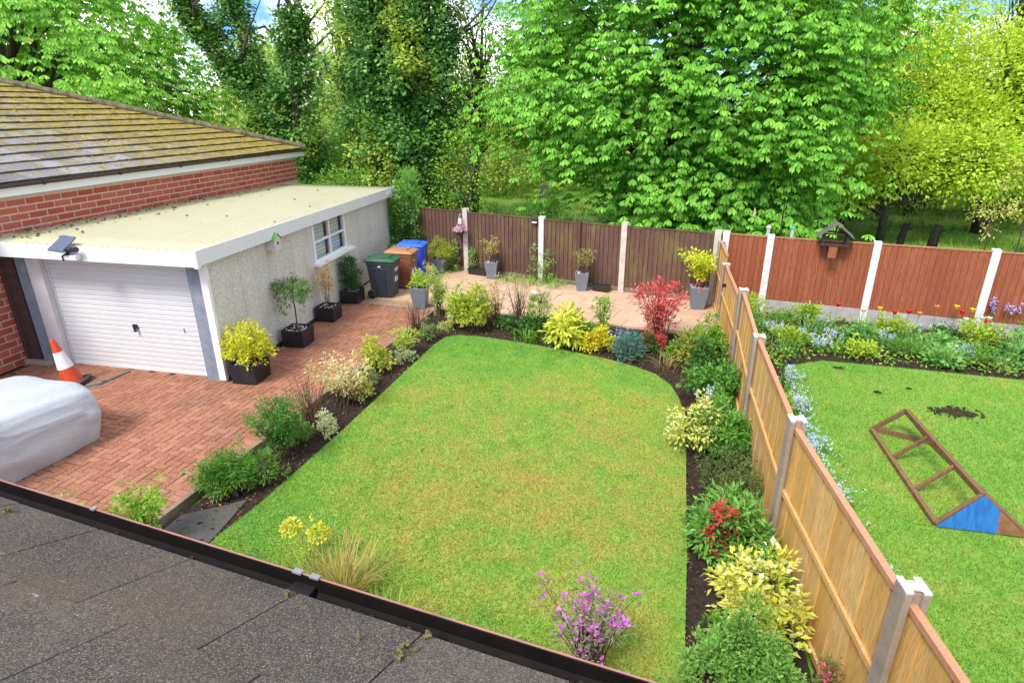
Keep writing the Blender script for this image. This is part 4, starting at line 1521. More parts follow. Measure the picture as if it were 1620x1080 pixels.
plant('shrub', 'small creamy green plant in front of the gnome', (-4.45, 11.85), .34, .18, [(0.3, 0.38, 0.08), (0.46, 0.5, 0.2)], .05, .55, 30, 7)
plant('shrub', 'bright green leafy shrub growing beside the tarmac path', (-5.33, 4.35), .66, .62, [(0.14, 0.3, 0.025), (0.24, 0.4, 0.05)], .055, .5, 90, 8, 'fan')
plant('shrub', 'sprig of green leaves just showing over the gutter by the covered car', (-6.35, 4.3), .35, .42, [(0.14, 0.3, 0.03), (0.24, 0.38, 0.06)], .05, .5, 30, 8, 'fan')
# ---- bed along the pale fence
plant('shrub', 'glossy rounded evergreen shrub beside the pale fence above the bluebells', (1.0, 9.5), 1.0, .66, [(0.05, 0.15, 0.02), (0.09, 0.23, 0.035), (0.15, 0.31, 0.06)], .075, .55, 150, 9, tmpl=T_OV)
strappy('bluebell', 'lilac bluebells in front of the glossy evergreen by the lawn', (0.90, 9.0), .4, .3, G_MID, 30, .016, .6, flower=([(0.33, 0.38, 0.8), (0.5, 0.52, 0.85)], 10, .035, .4))
plant('shrub', 'pale yellow variegated shrub leaning over the lawn edge', (0.74, 7.85), .85, .86, [(0.38, 0.40, 0.06), (0.58, 0.56, 0.12), (0.68, 0.65, 0.26)], .075, .42, 85, 8, flower=([(0.68, 0.56, 0.06), (0.72, 0.66, 0.3)], 30, .06, .07))
plant('shrub', 'mid green leafy bush between yellow shrub and pale fence', (1.08, 8.0), 1.0, .85, [(0.06, 0.18, 0.02), (0.1, 0.26, 0.035), (0.17, 0.34, 0.06)], .075, .4, 170, 9)
plant('shrub', 'olive heathery bush below the pale yellow shrub', (1.0, 6.85), 1.05, .72, [(0.06, 0.10, 0.025), (0.10, 0.15, 0.035), (0.16, 0.17, 0.06)], .035, .35, 240, 10, 'dome', stems=50)
strappy('strap_plant', 'arching pale strap leaves against the pale fence', (1.26, 6.42), .6, .5, [(0.2, 0.32, 0.12), (0.3, 0.42, 0.2)], 22, .02, .8)
plant('azalea', 'red flowering azalea at the lawn edge', (0.86, 5.5), .34, .74, [(0.07, 0.18, 0.025), (0.12, 0.26, 0.04)], .05, .5, 50, 6, 'column', flower=([(0.52, 0.012, 0.02), (0.64, 0.03, 0.05), (0.68, 0.07, 0.09)], 46, .05, .055))
plant('shrub', 'long leaved green shrub right of the red azalea', (1.1, 5.7), 1.02, .78, [(0.07, 0.19, 0.025), (0.12, 0.28, 0.045), (0.19, 0.36, 0.08)], .095, .34, 150, 9)
plant('shrub', 'bright yellow flowering shrub against the lower pale fence', (1.15, 4.75), .92, .92, [(0.36, 0.42, 0.05), (0.60, 0.56, 0.08), (0.70, 0.66, 0.22)], .075, .42, 140, 8, flower=([(0.72, 0.6, 0.03), (0.74, 0.72, 0.45)], 70, .06, .07))
plant('shrub', 'big small leaved green bush nearest the house wall', (0.97, 3.92), 1.02, .92, [(0.08, 0.2, 0.03), (0.14, 0.29, 0.05), (0.2, 0.36, 0.09)], .035, .5, 520, 12, stems=40)
plant('fuchsia', 'small pink flowered shrub at the foot of the nearest pale panel', (1.62, 4.05), .34, .46, [(0.1, 0.15, 0.03), (0.2, 0.16, 0.06)], .03, .5, 60, 7, 'fan', flower=([(0.6, 0.04, 0.12), (0.66, 0.12, 0.2)], 14, .035, .03))
# fillers that knit the beds together
for x, y, w, h, lab, cols, lf in ((0.95, 8.75, .6, .35, 'low fresh green filler between the bluebells and the pale yellow shrub', G_MID, .06), (1.18, 7.35, .55, .5, 'mid green filler plant between leafy bush and olive bush', G_DARK, .06),
                                  (0.88, 6.2, .5, .3, 'low dark filler between the olive bush and the azalea', G_DARK, .045), (1.25, 10.0, .5, .5, 'dark leafy filler against the pale fence beside the path lamp', G_DARK, .06),
                                  (0.85, 4.45, .5, .4, 'fresh green filler between the yellow shrub and the lawn', G_MID, .045), (1.3, 5.2, .5, .55, 'green filler squeezed between the long leaved and the yellow shrubs', G_MID, .06),
                                  (-4.9, 6.75, .5, .35, 'small green seedling shrub between pine and brown twigs', G_MID, .045), (-4.78, 8.75, .45, .3, 'low grey green filler next to the lime and orange shrub', [(0.14, 0.2, 0.07), (0.24, 0.3, 0.1)], .04),
                                  (-3.1, 12.2, .6, .35, 'low dark green filler behind the strap leaved clump', G_DARK, .06), (-1.35, 11.75, .5, .45, 'mid green filler between the lime yellow shrub and the golden bush', G_MID, .055),
                                  (0.45, 11.3, .6, .4, 'green filler under the open red shrub', G_MID, .055), (-0.1, 11.6, .5, .35, 'dark green filler behind the blue grey shrub', G_DARK, .055)):
    plant('filler_plant', lab, (x, y), w, h, cols, lf, .5, 60, 7, group='low filler plants in the beds', cat='plant')
# ---- beside the gutter
plant('euphorbia', 'pair of lime euphorbia heads rising beside the gutter', (-3.32, 4.42), .38, .55, [(0.32, 0.40, 0.03), (0.46, 0.5, 0.06)], .035, .6, 6, 4, 'fan', cat='plant')
bpy.data.objects['euphorbia'].rotation_euler = (0, 0, 0)
for dx in (-.17, .15):
    r_ = np.random.default_rng(int(500 + dx * 100))
    d_ = rdir(r_, 60, -.2, 1)
    V, F = tuft_leaves(r_, d_ * .085, d_, 6, .02, .04, .7, 0)
    o = link('flower', npmesh('flower', V, F), leafmat([(0.36, 0.44, 0.03), (0.5, 0.54, 0.06), (0.56, 0.58, 0.1)]), bpy.data.objects['euphorbia'])
    o.location = (dx, 0.03, .50)
strappy('ornamental_grass', 'tall buff and green ornamental grass standing over the gutter', (-2.78, 4.12), .8, .76, [(0.30, 0.2, 0.07), (0.42, 0.3, 0.12), (0.2, 0.26, 0.04), (0.36, 0.16, 0.06)], 270, .011, .55)
strappy('strap_plant', 'fresh green sword leaves right of the ornamental grass', (-2.28, 3.95), .5, .42, [(0.16, 0.32, 0.03), (0.26, 0.42, 0.06)], 45, .02, .5)
wl_ = plant('wallflower', 'purple pink wallflower on wiry stems beside the gutter', (-0.32, 3.82), .86, .92, [(0.16, 0.2, 0.12), (0.22, 0.27, 0.16), (0.28, 0.22, 0.16)], .05, .18, 110, 8, 'fan', stems=60, flower=([(0.42, 0.05, 0.36), (0.54, 0.10, 0.48), (0.62, 0.22, 0.56)], 70, .034, .034), cat='plant')
plant('weed', 'low green leafy weeds beside the gutter under the lawn edge', (-1.15, 3.55), .7, .25, [(0.16, 0.28, 0.04), (0.26, 0.36, 0.06)], .05, .5, 60, 7, cat='plant')
strappy('strap_plant', 'yellow green sword leaves at the right end of the gutter', (0.32, 3.3), .5, .35, [(0.24, 0.36, 0.04), (0.36, 0.46, 0.07)], 30, .02, .5)
# ---- along the foot of the back fence
for i, (x, y, w, h, lab) in enumerate(((-4.0, 15.95, .95, .3, 'arching green grass clump left of the white post behind the patio'), (-3.35, 15.75, .9, .28, 'wide green grass clump in front of the white fence post'),
                                       (-2.75, 15.62, .95, .32, 'bright green grass clump left of the twiggy tall pot'))):
    strappy('grass_clump', lab, (x, y), w, h + .08, [(0.08, 0.22, 0.02), (0.14, 0.32, 0.03), (0.2, 0.38, 0.05)], 130, .014, .95, group='grass clumps on the patio', spread=.17)
for x, y, w, h, lab, n in ((-6.05, 16.62, .3, .62, 'variegated ivy climbing the brown fence left of the hanging basket', 50), (-5.85, 16.55, .26, .95, 'pale leaved climber on the fence below the hanging basket', 60),
                           (-5.28, 16.45, .26, .75, 'green ivy at the foot of the fence post by the trough', 50), (-3.3, 15.98, .4, 1.05, 'thin climber on the white post behind the patio', 45), (-2.95, 15.9, .38, .9, 'leafy climber just right of the white post behind the patio', 60)):
    plant('climber', lab, (x, y), w, h, [(0.1, 0.22, 0.03), (0.2, 0.33, 0.07), (0.36, 0.42, 0.18)], .05, .6, n, 6, 'column', cat='climber', lo=.02, stems=10)
plant('ivy', 'ivy mass on the end of the garage next to the brown fence', (-7.55, 17.0), 1.15, 2.35, [(0.03, 0.10, 0.015), (0.06, 0.17, 0.025), (0.12, 0.27, 0.05), (0.2, 0.36, 0.08)], .085, .7, 330, 9, 'column', cat='ivy', lo=.02)

plant('conifer', 'pointed light green conifer rising beyond the far end of the garage', (-7.95, 18.3), 1.0, 2.75, [(0.12, 0.28, 0.05), (0.18, 0.38, 0.07), (0.24, 0.44, 0.1)], .08, .3, 260, 12, 'column', cat='conifer', lo=.02, droop=-.5)
# ================================================================== POTS
blackpot = NT('black_glazed_pot')
blackpot.color(blackpot.ramp(blackpot.noise(blackpot.co(), 5.0, 5.0, .6), [(0.3, (0.012, 0.013, 0.017)), (0.7, (0.026, 0.028, 0.034))]))
blackpot = blackpot.done(0.38, 0.45)
greypot = plain('slate_grey_pot', (0.17, 0.19, 0.23), 0.5, 0.35, 0.1, 3.0)
potsoil = m_soil()
peb = plain('white_pebble', (0.62, 0.62, 0.62), 0.6, 0.3, 0.3, 9)

def square_pot(name, label, loc, w, h, taper, mat, rz, cat='potted plant', group=None, pebbles=True, rimw=0.03):
    root = thing(name, label, cat, loc, rz, group)
    wb_ = w * taper
    def ring(a, z):
        return [(-a / 2, -a / 2, z), (a / 2, -a / 2, z), (a / 2, a / 2, z), (-a / 2, a / 2, z)]
    vs = ring(wb_, 0) + ring((w + wb_) / 2 + (w - wb_) * .12, h * .55) + ring(w, h) + ring(w - 2 * rimw, h) + ring(w - 2 * rimw, h - .05)
    fs = [(3, 2, 1, 0)]
    for o in range(4):
        for k in range(4):
            k2 = (k + 1) % 4
            fs.append((o * 4 + k, o * 4 + k2, o * 4 + 4 + k2, o * 4 + 4 + k))
    MB().add(vs, fs).build('pot', mat, root, bevel=0.006)
    a = (w - 2 * rimw) / 2
    MB().box(-a, a, -a, a, h - .08, h - .035).build('soil', potsoil, root)
    if pebbles:
        r = np.random.default_rng(int(abs(loc[0]) * 100))
        mb = MB()
        for k in range(46):
            ball(mb, (r.uniform(-a, a), r.uniform(-a, a), h - .03), r.uniform(.012, .024), r, 5, .6)
        o = mb.build('pebbles', peb, root)
        o['kind'] = 'stuff'
    return root

zd = 0.018
r1 = square_pot('potted_shrub', 'black cube pot with bright yellow shrub at the garage corner', (-6.98, 8.52, zd), .50, .36, .92, blackpot, .05)
plant('', '', (0, 0), 1.02, .72, [(0.36, 0.42, 0.02), (0.47, 0.50, 0.04), (0.52, 0.54, 0.10)], .05, .5, 420, 9, parent=r1, z=.33, lo=.1)
r2 = square_pot('potted_tree', 'black cube pot with small weeping standard tree by the garage wall', (-7.12, 10.28, zd), .48, .36, .93, blackpot, .05)
plant('', '', (0, 0), .78, 1.14, [(0.05, 0.15, 0.025), (0.09, 0.22, 0.04), (0.14, 0.28, 0.06)], .055, .28, 110, 10, 'standard', parent=r2, z=.33, droop=1.1)
r3 = square_pot('potted_shrub', 'black cube pot with salmon and cream leaved shrub by the garage wall', (-7.32, 11.85, zd), .46, .33, .93, blackpot, .05)
plant('', '', (0, 0), .55, .90, [(0.50, 0.24, 0.14), (0.58, 0.42, 0.22), (0.45, 0.42, 0.14), (0.55, 0.2, 0.15)], .06, .5, 50, 7, 'fan', parent=r3, z=.30, twig=TWIGR, stems=9)
r4 = square_pot('potted_conifer', 'black cube pot with dark upright yew below the garage window', (-7.42, 13.2, zd), .46, .32, .93, blackpot, .05)
plant('', '', (0, 0), .52, .82, [(0.025, 0.085, 0.02), (0.045, 0.13, 0.03), (0.08, 0.19, 0.045)], .06, .25, 150, 12, 'column', parent=r4, z=.26, lo=.08, droop=-.6)
t1 = square_pot('potted_shrub', 'tapered grey pot with lime green plant at the end of the drive', (-5.58, 13.15, zd), .40, .52, .68, greypot, .12)
plant('', '', (0, 0), .50, .42, [(0.2, 0.36, 0.03), (0.32, 0.44, 0.05), (0.4, 0.5, 0.1)], .06, .55, 60, 8, parent=t1, z=.48)
t2 = square_pot('potted_conifer', 'tapered grey pot with feathery gold green conifer beside the blue bin', (-6.22, 16.2, .05), .36, .46, .68, greypot, .1, pebbles=False)
plant('', '', (0, 0), .70, .72, [(0.16, 0.25, 0.02), (0.26, 0.34, 0.03), (0.34, 0.38, 0.05)], .05, .28, 200, 10, parent=t2, z=.40)
t3 = square_pot('potted_shrub', 'tapered grey pot with twiggy shrub right of the hanging basket', (-4.57, 16.02, .05), .36, .48, .66, greypot, .1)
plant('', '', (0, 0), .66, .70, [(0.2, 0.26, 0.06), (0.34, 0.34, 0.1), (0.42, 0.26, 0.12)], .06, .4, 40, 8, 'fan', parent=t3, z=.44, twig=TWIGR, stems=16)
t4 = square_pot('potted_shrub', 'tapered grey pot with reddish twiggy shrub in the middle of the brown fence', (-1.93, 15.38, .05), .36, .48, .66, greypot, .1)
plant('', '', (0, 0), .74, .60, [(0.14, 0.2, 0.05), (0.26, 0.26, 0.07), (0.34, 0.17, 0.09)], .06, .4, 40, 7, 'fan', parent=t4, z=.44, twig=TWIGR, stems=24)
t5 = square_pot('potted_shrub', 'tapered grey pot with large lime yellow plant in the patio corner', (0.98, 14.5, .05), .42, .54, .68, greypot, .1)
plant('', '', (0, 0), .90, .80, [(0.30, 0.42, 0.02), (0.44, 0.52, 0.03), (0.54, 0.56, 0.06)], .075, .55, 110, 8, 'fan', parent=t5, z=.46, lo=.05, stems=16)
for nm, lab, x, y, w in (('trough', 'black plastic trough left of the twiggy pot under the hanging basket', -5.05, 16.28, .62), ('trough', 'black plastic trough right of the reddish twiggy pot', -1.42, 15.40, .48)):
    tr = thing(nm, lab, 'trough', (x, y, .05), -.24, 'black troughs by the brown fence')
    MB().add([(-w / 2 + .04, -.09, 0), (w / 2 - .04, -.09, 0), (w / 2 - .04, .09, 0), (-w / 2 + .04, .09, 0), (-w / 2, -.12, .17), (w / 2, -.12, .17), (w / 2, .12, .17), (-w / 2, .12, .17),
              (-w / 2 + .02, -.10, .17), (w / 2 - .02, -.10, .17), (w / 2 - .02, .10, .17), (-w / 2 + .02, .10, .17), (-w / 2 + .02, -.10, .12), (w / 2 - .02, -.10, .12), (w / 2 - .02, .10, .12), (-w / 2 + .02, .10, .12)],
             [(3, 2, 1, 0)] + [(o * 4 + k, o * 4 + (k + 1) % 4, o * 4 + 4 + (k + 1) % 4, o * 4 + 4 + k) for o in range(3) for k in range(4)]).build('body', hm, tr, bevel=.006)
    MB().box(-w / 2 + .02, w / 2 - .02, -.10, .10, .11, .135).build('soil', potsoil, tr)

# ================================================================== BINS
def text_mesh(s, size, bold=0.012):
    cu = bpy.data.curves.new('txt', 'FONT')
    cu.body = s
    cu.size = size
    cu.align_x = 'CENTER'
    cu.align_y = 'CENTER'
    cu.extrude = 0.002
    cu.offset = bold
    ob = bpy.data.objects.new('txt_tmp', cu)
    COL.objects.link(ob)
    dg = bpy.context.evaluated_depsgraph_get()
    me = bpy.data.meshes.new_from_object(ob.evaluated_get(dg))
    bpy.data.objects.remove(ob)
    bpy.data.curves.remove(cu)
    me.name = 'house_number'
    return me

def wheelie(label, loc, rz, body, lid, number, marks=()):
    root = thing('wheelie_bin', label, 'wheelie bin', loc, rz, 'wheelie bins beside the garage')
    H_ = 0.95
    def ring(dx0, dx1, wy, z):
        return [(dx0, -wy, z), (dx1, -wy, z), (dx1, wy, z), (dx0, wy, z)]
    mb = MB()
    lv = [ring(-.25, .27, .235, .04), ring(-.26, .28, .24, .10), ring(-.33, .345, .285, .86), ring(-.345, .36, .295, .88), ring(-.345, .36, .295, H_)]
    vs = [p for r_ in lv for p in r_]
    fs = [(3, 2, 1, 0), (16, 17, 18, 19)]
    for o in range(4):
        for k in range(4):
            fs.append((o * 4 + k, o * 4 + (k + 1) % 4, o * 4 + 4 + (k + 1) % 4, o * 4 + 4 + k))
    mb.add(vs, fs)
    b = mb.build('body', body, root, bevel=.02)
    # raised side ribs round the recessed panel
    for s in (-1, 1):
        rb = MB()
        for x0, x1 in ((-.14, -.17), (.10, .12)):
            rb.bar((x0, s * .250, .12), (x1, s * .286, .78), .035, .022, up=(0, s, 0))
        rb.bar((-.17, s * .287, .78), (.12, s * .287, .78), .035, .022, up=(0, s, 0))
        rb.build('side_rib', body, root, bevel=.006)
    l = MB()
    lz = H_ + .008
    v0 = [(-.38, -.315, lz), (.395, -.315, lz), (.395, .315, lz), (-.38, .315, lz), (-.38, -.315, lz + .045), (.395, -.315, lz + .03), (.395, .315, lz + .03), (-.38, .315, lz + .045),
          (-.30, -.24, lz + .095), (.30, -.24, lz + .075), (.30, .24, lz + .075), (-.30, .24, lz + .095)]
    l.add(v0, [(3, 2, 1, 0), (0, 1, 5, 4), (1, 2, 6, 5), (2, 3, 7, 6), (3, 0, 4, 7), (4, 5, 9, 8), (5, 6, 10, 9), (6, 7, 11, 10), (7, 4, 8, 11), (8, 9, 10, 11)])
    l = l.build('lid', lid, root, bevel=.012)
    MB().box(-.20, .22, -.17, .17, lz + .075, lz + .105).build('lid_panel', lid, l, bevel=.012)
    for s in (-1, 1):
        MB().tube([(-.40, s * .15, H_ - .02), (-.43, s * .15, H_ + .03), (-.40, s * .15, H_ + .05)], .018, 6).build('hinge', body, root)
        w = MB().lathe([(.02, -.03), (.10, -.03), (.115, -.02), (.115, .02), (.10, .03), (.02, .03)], 16, M=Matrix.Translation((-.27, s * .235, .115)) @ Matrix.Rotation(math.pi / 2, 4, 'X'))
        w.build('wheel', hm, root)
    MB().tube([(-.40, -.26, H_ - .01), (-.40, .26, H_ - .01)], .018, 8).build('handle', body, root)
    MB().box(-.03, .03, -.298, -.286, .83, .86).build('badge', white, root)
    wp = plain('white_numeral', (0.82, 0.82, 0.82), .5, .3, .03, bump=0)
    me = text_mesh(number, .25)
    o = link('house_number', me, wp, root)
    x_ = lambda z: .27 + (z - .04) / .82 * .075 + .006
    o.location = (x_(.52), 0, .52)
    o.rotation_euler = (math.pi / 2 - .09, 0, math.pi / 2)
    for (s, sz, z, y) in marks:
        o = link('house_mark', text_mesh(s, sz, .006), wp, root)
        o.location = (x_(z), y, z)
        o.rotation_euler = (math.pi / 2 - .09, 0, math.pi / 2)
    return root
bin_c = lambda n, c: plain(n, c, .42, .4, .12, 4.0, bump=.1)
bm1 = bin_c('dark_grey_bin', (0.035, 0.043, 0.055))
wheelie('dark grey wheelie bin with green lid, nearest of three', (-6.80, 13.78, .03), .08, bm1, bin_c('green_lid', (0.03, 0.105, 0.045)), '21', ((u'\u2302', .13, .74, -.06), ('D', .13, .74, .06)))
wheelie('brown wheelie bin with tan lid between the other two', (-6.66, 14.62, .05), .06, bin_c('brown_bin', (0.21, 0.085, 0.045)), bin_c('tan_lid', (0.38, 0.19, 0.10)), '2 1', (('--', .10, .76, 0),))
wheelie('bright blue wheelie bin behind the brown one', (-6.72, 15.48, .05), .10, bin_c('blue_bin', (0.02, 0.075, 0.56)), bin_c('blue_lid', (0.03, 0.13, 0.66)), '2 1', (("'", .10, .74, .05),))

# ================================================================== SMALLER THINGS
# covered car
car = thing('covered_car', 'car hidden under a pale silver grey fitted cover on the drive', 'car', (-8.62, 6.45, 0), rad(-6))
cv, cn = [], 110
stations = []
for i in range(90):
    s = i / 89
    yy = -4.3 * s
    end = min(1.0, (s / 0.085)) if s < .085 else 1.0
    e_ = math.sqrt(max(0.0, 1 - (1 - end) ** 2))
    half = .86 * (0.74 + 0.26 * e_) + .02 * math.sin(s * 3.14)
    ztop = 0.66 + 0.20 * e_ + 0.14 * min(1, s / .25)
    k = min(1, max(0, (s - .30) / .16))
    ztop += 0.46 * (k * k * (3 - 2 * k))
    stations.append((yy, half, ztop, e_))
cr_ = np.random.default_rng(60)
for si, (yy, half, zt, e_) in enumerate(stations):
    for k in range(cn):
        t = math.pi * k / (cn - 1)
        c_, s_ = math.cos(t), math.sin(t)
        n_ = 4.4
        x = half * math.copysign(abs(c_) ** (2 / n_), c_)
        zz = abs(s_) ** (2 / n_)
        low = max(0.0, 1 - zz / .55)
        x *= 1 - 0.10 * low * low
        z = 0.025 + zz * (zt - .025) + 0.015 * math.sin(k * .3)
        hf = z / zt
        side_ = min(1.0, max(0.0, (.95 - hf) / .25))
        rid = lambda q: 1 - abs(math.sin(q)) ** .55
        grow = min(1.0, .25 + abs(yy) * .45)
        sw = .5 * math.sin(1.7 * yy + .6)
        fold = side_ * (.040 * grow * rid(4.6 * hf + .55 * yy + sw) + .024 * rid(8.5 * hf + .8 * yy - sw + 1.1) + .014 * rid(15 * hf - 1.6 * yy + 2 * sw) + .020 * (1 - hf) * math.sin(5.5 * yy))
        if e_ < 1:
            fold += .022 * side_ * math.sin(9 * x + 6 * hf)
        z += (1 - side_) * .010 * math.sin(2.1 * yy + 3.4 * x) * min(1, hf)
        x += math.copysign(fold, c_)
        y = yy + (0.18 * (1 - zz) ** 1.5) * (1 if e_ >= 1 else e_) * (-1 if s_ < 0 else 0) + 0.012 * math.sin(12 * zz + 3 * x)
        if e_ < 1:
            y -= (1 - zz) ** 2 * .30 * (1 - e_)
            z += 0.014 * math.sin(x * 14) * (1 - e_)
        cv.append((x, y, z))
cf_ = [(i * cn + k, i * cn + k + 1, (i + 1) * cn + k + 1, (i + 1) * cn + k) for i in range(89) for k in range(cn - 1)]
cf_ += [tuple(range(cn))]
ct = NT('car_cover_cloth')
p_ = ct.co()
ct.color(ct.ramp(ct.noise(p_, 1.4, 4.0, .6), [(0.3, (0.42, 0.445, 0.49)), (0.7, (0.50, 0.535, 0.57))]))
wv = ct.n.new('ShaderNodeTexWave')
wv.inputs['Scale'].default_value = 1.6
wv.inputs['Distortion'].default_value = 9.0
wv.inputs['Detail'].default_value = 3.0
wv.inputs['Detail Scale'].default_value = 0.8
ct.l.new(ct.mapping(p_, (.6, .8, 2.2), (0.5, 0.3, 0.2)), wv.inputs['Vector'])
cn_ = ct.noise(ct.mapping(p_, (1.2, .5, 3.2), (0.2, 0.35, 0.3)), 3.2, 4.0, .6, 1.4)
ct.bump(ct.ramp(cn_, [(0.30, 0.0), (0.46, 0.85), (0.52, 0.2), (0.62, 0.9), (0.8, 0.1)]), 0.2, 0.03)
cov = MB().add(cv, cf_).build('cover', ct.done(.55, .3), car, smooth=True)
# traffic cone
cone = thing('traffic_cone', 'orange and white traffic cone leaning by the garage door', 'traffic cone', (-9.98, 7.62, .02), .2)
cone.rotation_euler = (0.05, -0.16, 0.2)
CH, c0, c1 = .86, .17, .035
cr2 = lambda z: c0 + (c1 - c0) * (z - .04) / (CH - .04)
orange = plain('cone_orange', (0.62, 0.075, 0.025), .5, .35, .1)
MB().lathe([(cr2(.05), .05), (cr2(CH), CH), (cr2(CH) * .8, CH + .008)], 20).build('body', orange, cone, smooth=False)
MB().lathe([(cr2(.33) + .005, .33), (cr2(.63) + .005, .63)], 20).build('sleeve', plain('cone_white', (0.76, 0.76, 0.80), .4, .4, .05), cone)
MB().prism([(-.24, -.17), (-.17, -.24), (.17, -.24), (.24, -.17), (.24, .17), (.17, .24), (-.17, .24), (-.24, .17)], 0, .05).build('base', plain('cone_base', (0.06, 0.065, 0.065), .8, .2, .2), cone, bevel=.008)
st = MB().tube([(-9.62, 7.55, .03), (-9.50, 7.72, .035), (-9.48, 7.85, .03), (-9.42, 8.28, .03)], [.045, .045, .03, .022], 8)
tag(st.build('rubber_strip', plain('grey_rubber', (0.17, 0.18, 0.18), .7, .2, .2)), 'grey rubber strip on the ground between cone and garage door', 'strip')
# bird box
bx_ = Vector(W(0.0, 1.95, 1.98))
bb = thing('bird_box', 'small white bird box with green roof on the garage wall', 'bird box', bx_, math.atan2(GD.y, GD.x) - math.pi / 2)
bb.scale = (1.3, 1.3, 1.3)
MB().add([(0.004, -.09, 0), (.16, -.09, 0), (.16, .09, 0), (0.004, .09, 0), (0.004, -.09, .17), (.16, -.09, .17), (.16, .09, .17), (0.004, .09, .17), (0.004, 0, .25), (.16, 0, .25)],
         [(3, 2, 1, 0), (0, 1, 5, 4), (1, 2, 6, 9, 5), (2, 3, 7, 6), (3, 0, 4, 8, 7), (4, 5, 9, 8), (6, 7, 8, 9)]).build('body', plain('pinkish_white', (0.62, 0.54, 0.52), .7, .2, .1), bb)
ro = MB()
for s in (-1, 1):
    ro.bar((0.09, s * .062, .222), (0.09, s * .063, .222), .2, .012)
ro = MB()
for s in (-1, 1):
    a = [(0.004, 0, .268), (.175, 0, .268), (.175, s * .112, .168), (0.004, s * .112, .168)]
    ro.add(a + [(x, y, z - .015) for x, y, z in a], [(0, 1, 2, 3), (7, 6, 5, 4), (0, 4, 5, 1), (1, 5, 6, 2), (2, 6, 7, 3), (3, 7, 4, 0)])
ro.build('roof', plain('bird_box_green', (0.12, 0.42, 0.06), .5, .3, .1), bb)
MB().lathe([(.022, 0), (.022, .004)], 12, M=Matrix.Translation((.161, 0, .11)) @ Matrix.Rotation(math.pi / 2, 4, 'Y')).build('entrance_hole', hm, bb)
# solar floodlight on the garage fascia
fl = thing('solar_floodlight', 'solar floodlight with tilted panel on the garage fascia', 'floodlight', W(-2.35, -0.36, 2.33), .1)
MB().add([(-.20, -.16, .10), (.10, -.20, .08), (.18, .06, .27), (-.10, .10, .29), (-.20, -.16, .075), (.10, -.20, .055), (.18, .06, .245), (-.10, .10, .265)],
         [(0, 1, 2, 3), (7, 6, 5, 4), (0, 4, 5, 1), (1, 5, 6, 2), (2, 6, 7, 3), (3, 7, 4, 0)]).build('solar_panel', plain('solar_blue_grey', (0.10, 0.12, 0.17), .15, .6, .1, bump=0), fl)
MB().tube([(.0, -.05, .12), (.06, -.06, .04), (.04, -.03, -.02)], [.02, .022, .02], 8).build('bracket', hm, fl)
MB().tube([(.05, -.05, .03), (.20, -.10, .09), (.30, -.12, .10)], [.022, .035, .05], 8).build('lamp_head', hm, fl)
MB().tube([(.04, -.06, .0), (-.02, -.10, -.03), (.01, -.12, -.10)], [.02, .018, .016], 8).build('sensor_arm', hm, fl)
MB().box(.05, .26, -.13, -.02, -.09, -.01).build('lamp_box', plain('pale_lamp_lens', (0.62, 0.66, 0.66), .2, .5, .05, bump=0), fl, bevel=.01)
# hanging basket
hk = thing('hanging_basket', 'hanging basket of pink and pale blue flowers on the brown fence', 'hanging basket', (-5.62, 16.42, 1.28), 0)
MB().lathe([(.03, -.14), (.13, -.08), (.17, .0), (.16, .0), (.03, -.05)], 14).build('bowl', plain('coir', (0.10, 0.05, 0.035), .95, .1, .4, 20), hk)
ch = MB()
for k in range(3):
    a = 2.1 * k
    ch.tube([(.16 * math.cos(a), .16 * math.sin(a), 0), (0, 0, .42)], .005, 4)
ch.tube([(0, 0, .42), (0, .12, .46), (0, .16, .40)], .008, 5)
ch.build('chain', plain('pale_chain', (0.55, 0.56, 0.60), .4, .5, .1, bump=0), hk)
rb_ = np.random.default_rng(77)
d_ = rdir(rb_, 60, .0, 1)
V, F = tuft_leaves(rb_, d_ * np.array([.17, .17, .09]), d_, 4, .03, .055, .7)
link('flower', npmesh('flower', V, F), leafmat([(0.55, 0.05, 0.16), (0.6, 0.2, 0.3), (0.5, 0.58, 0.7), (0.62, 0.68, 0.75), (0.2, 0.3, 0.2)]), hk)
MB().box(-.05, .05, .0, .10, .16, .34).build('figurine', plain('pale_grey_pottery', (0.62, 0.64, 0.68), .5, .3, .05), hk, bevel=.03)
# solar light on the back fence
sl_ = thing('fence_light', 'small solar light under the top of the brown fence', 'light', (-3.34, 16.075, 1.70), -.24)
MB().box(-.08, .08, -.05, 0.0, -.06, .05).build('housing', hm, sl_, bevel=.008)
MB().box(-.07, .07, -.065, -.051, -.05, -.015).build('lens', upvc, sl_)
# bird table fixed to the red fence
bt = thing('bird_table', 'dark timber bird table with pitched roof on top of the red fence', 'bird table', (3.70, 14.46, 1.72), -.15)
bt.scale = (.74, .74, .74)
dk = m_board('dark_bird_table', [(0.05, 0.032, 0.028), (0.085, 0.055, 0.045)], (0.04, 0.025, 0.02), (0.10, 0.10, 0.085))
MB().box(-.36, .36, -.24, .20, 0, .03).build('tray', dk, bt)
tl = MB()
for y in (-.25, .21):
    tl.box(-.37, .37, y - .012, y + .012, .0, .07)
for x in (-.37, .37):
    tl.box(x - .012, x + .012, -.235, .195, .0, .07)
tl.build('tray_edge', dk, bt)
for x in (-.31, .31):
    for y in (-.19, .15):
        MB().box(x - .025, x + .025, y - .025, y + .025, .03, .34).build('upright', dk, bt)
for s in (-1, 1):
    a = [(0, -.33, .66), (0, .28, .66), (s * .48, .28, .27), (s * .48, -.33, .27)]
    MB().add(a + [(x, y, z - .025) for x, y, z in a], [(0, 1, 2, 3), (7, 6, 5, 4), (0, 4, 5, 1), (1, 5, 6, 2), (2, 6, 7, 3), (3, 7, 4, 0)]).build('roof', plain('felted_roof', (0.15, 0.125, 0.12), .9, .1, .3, 12), bt)
g_ = MB()
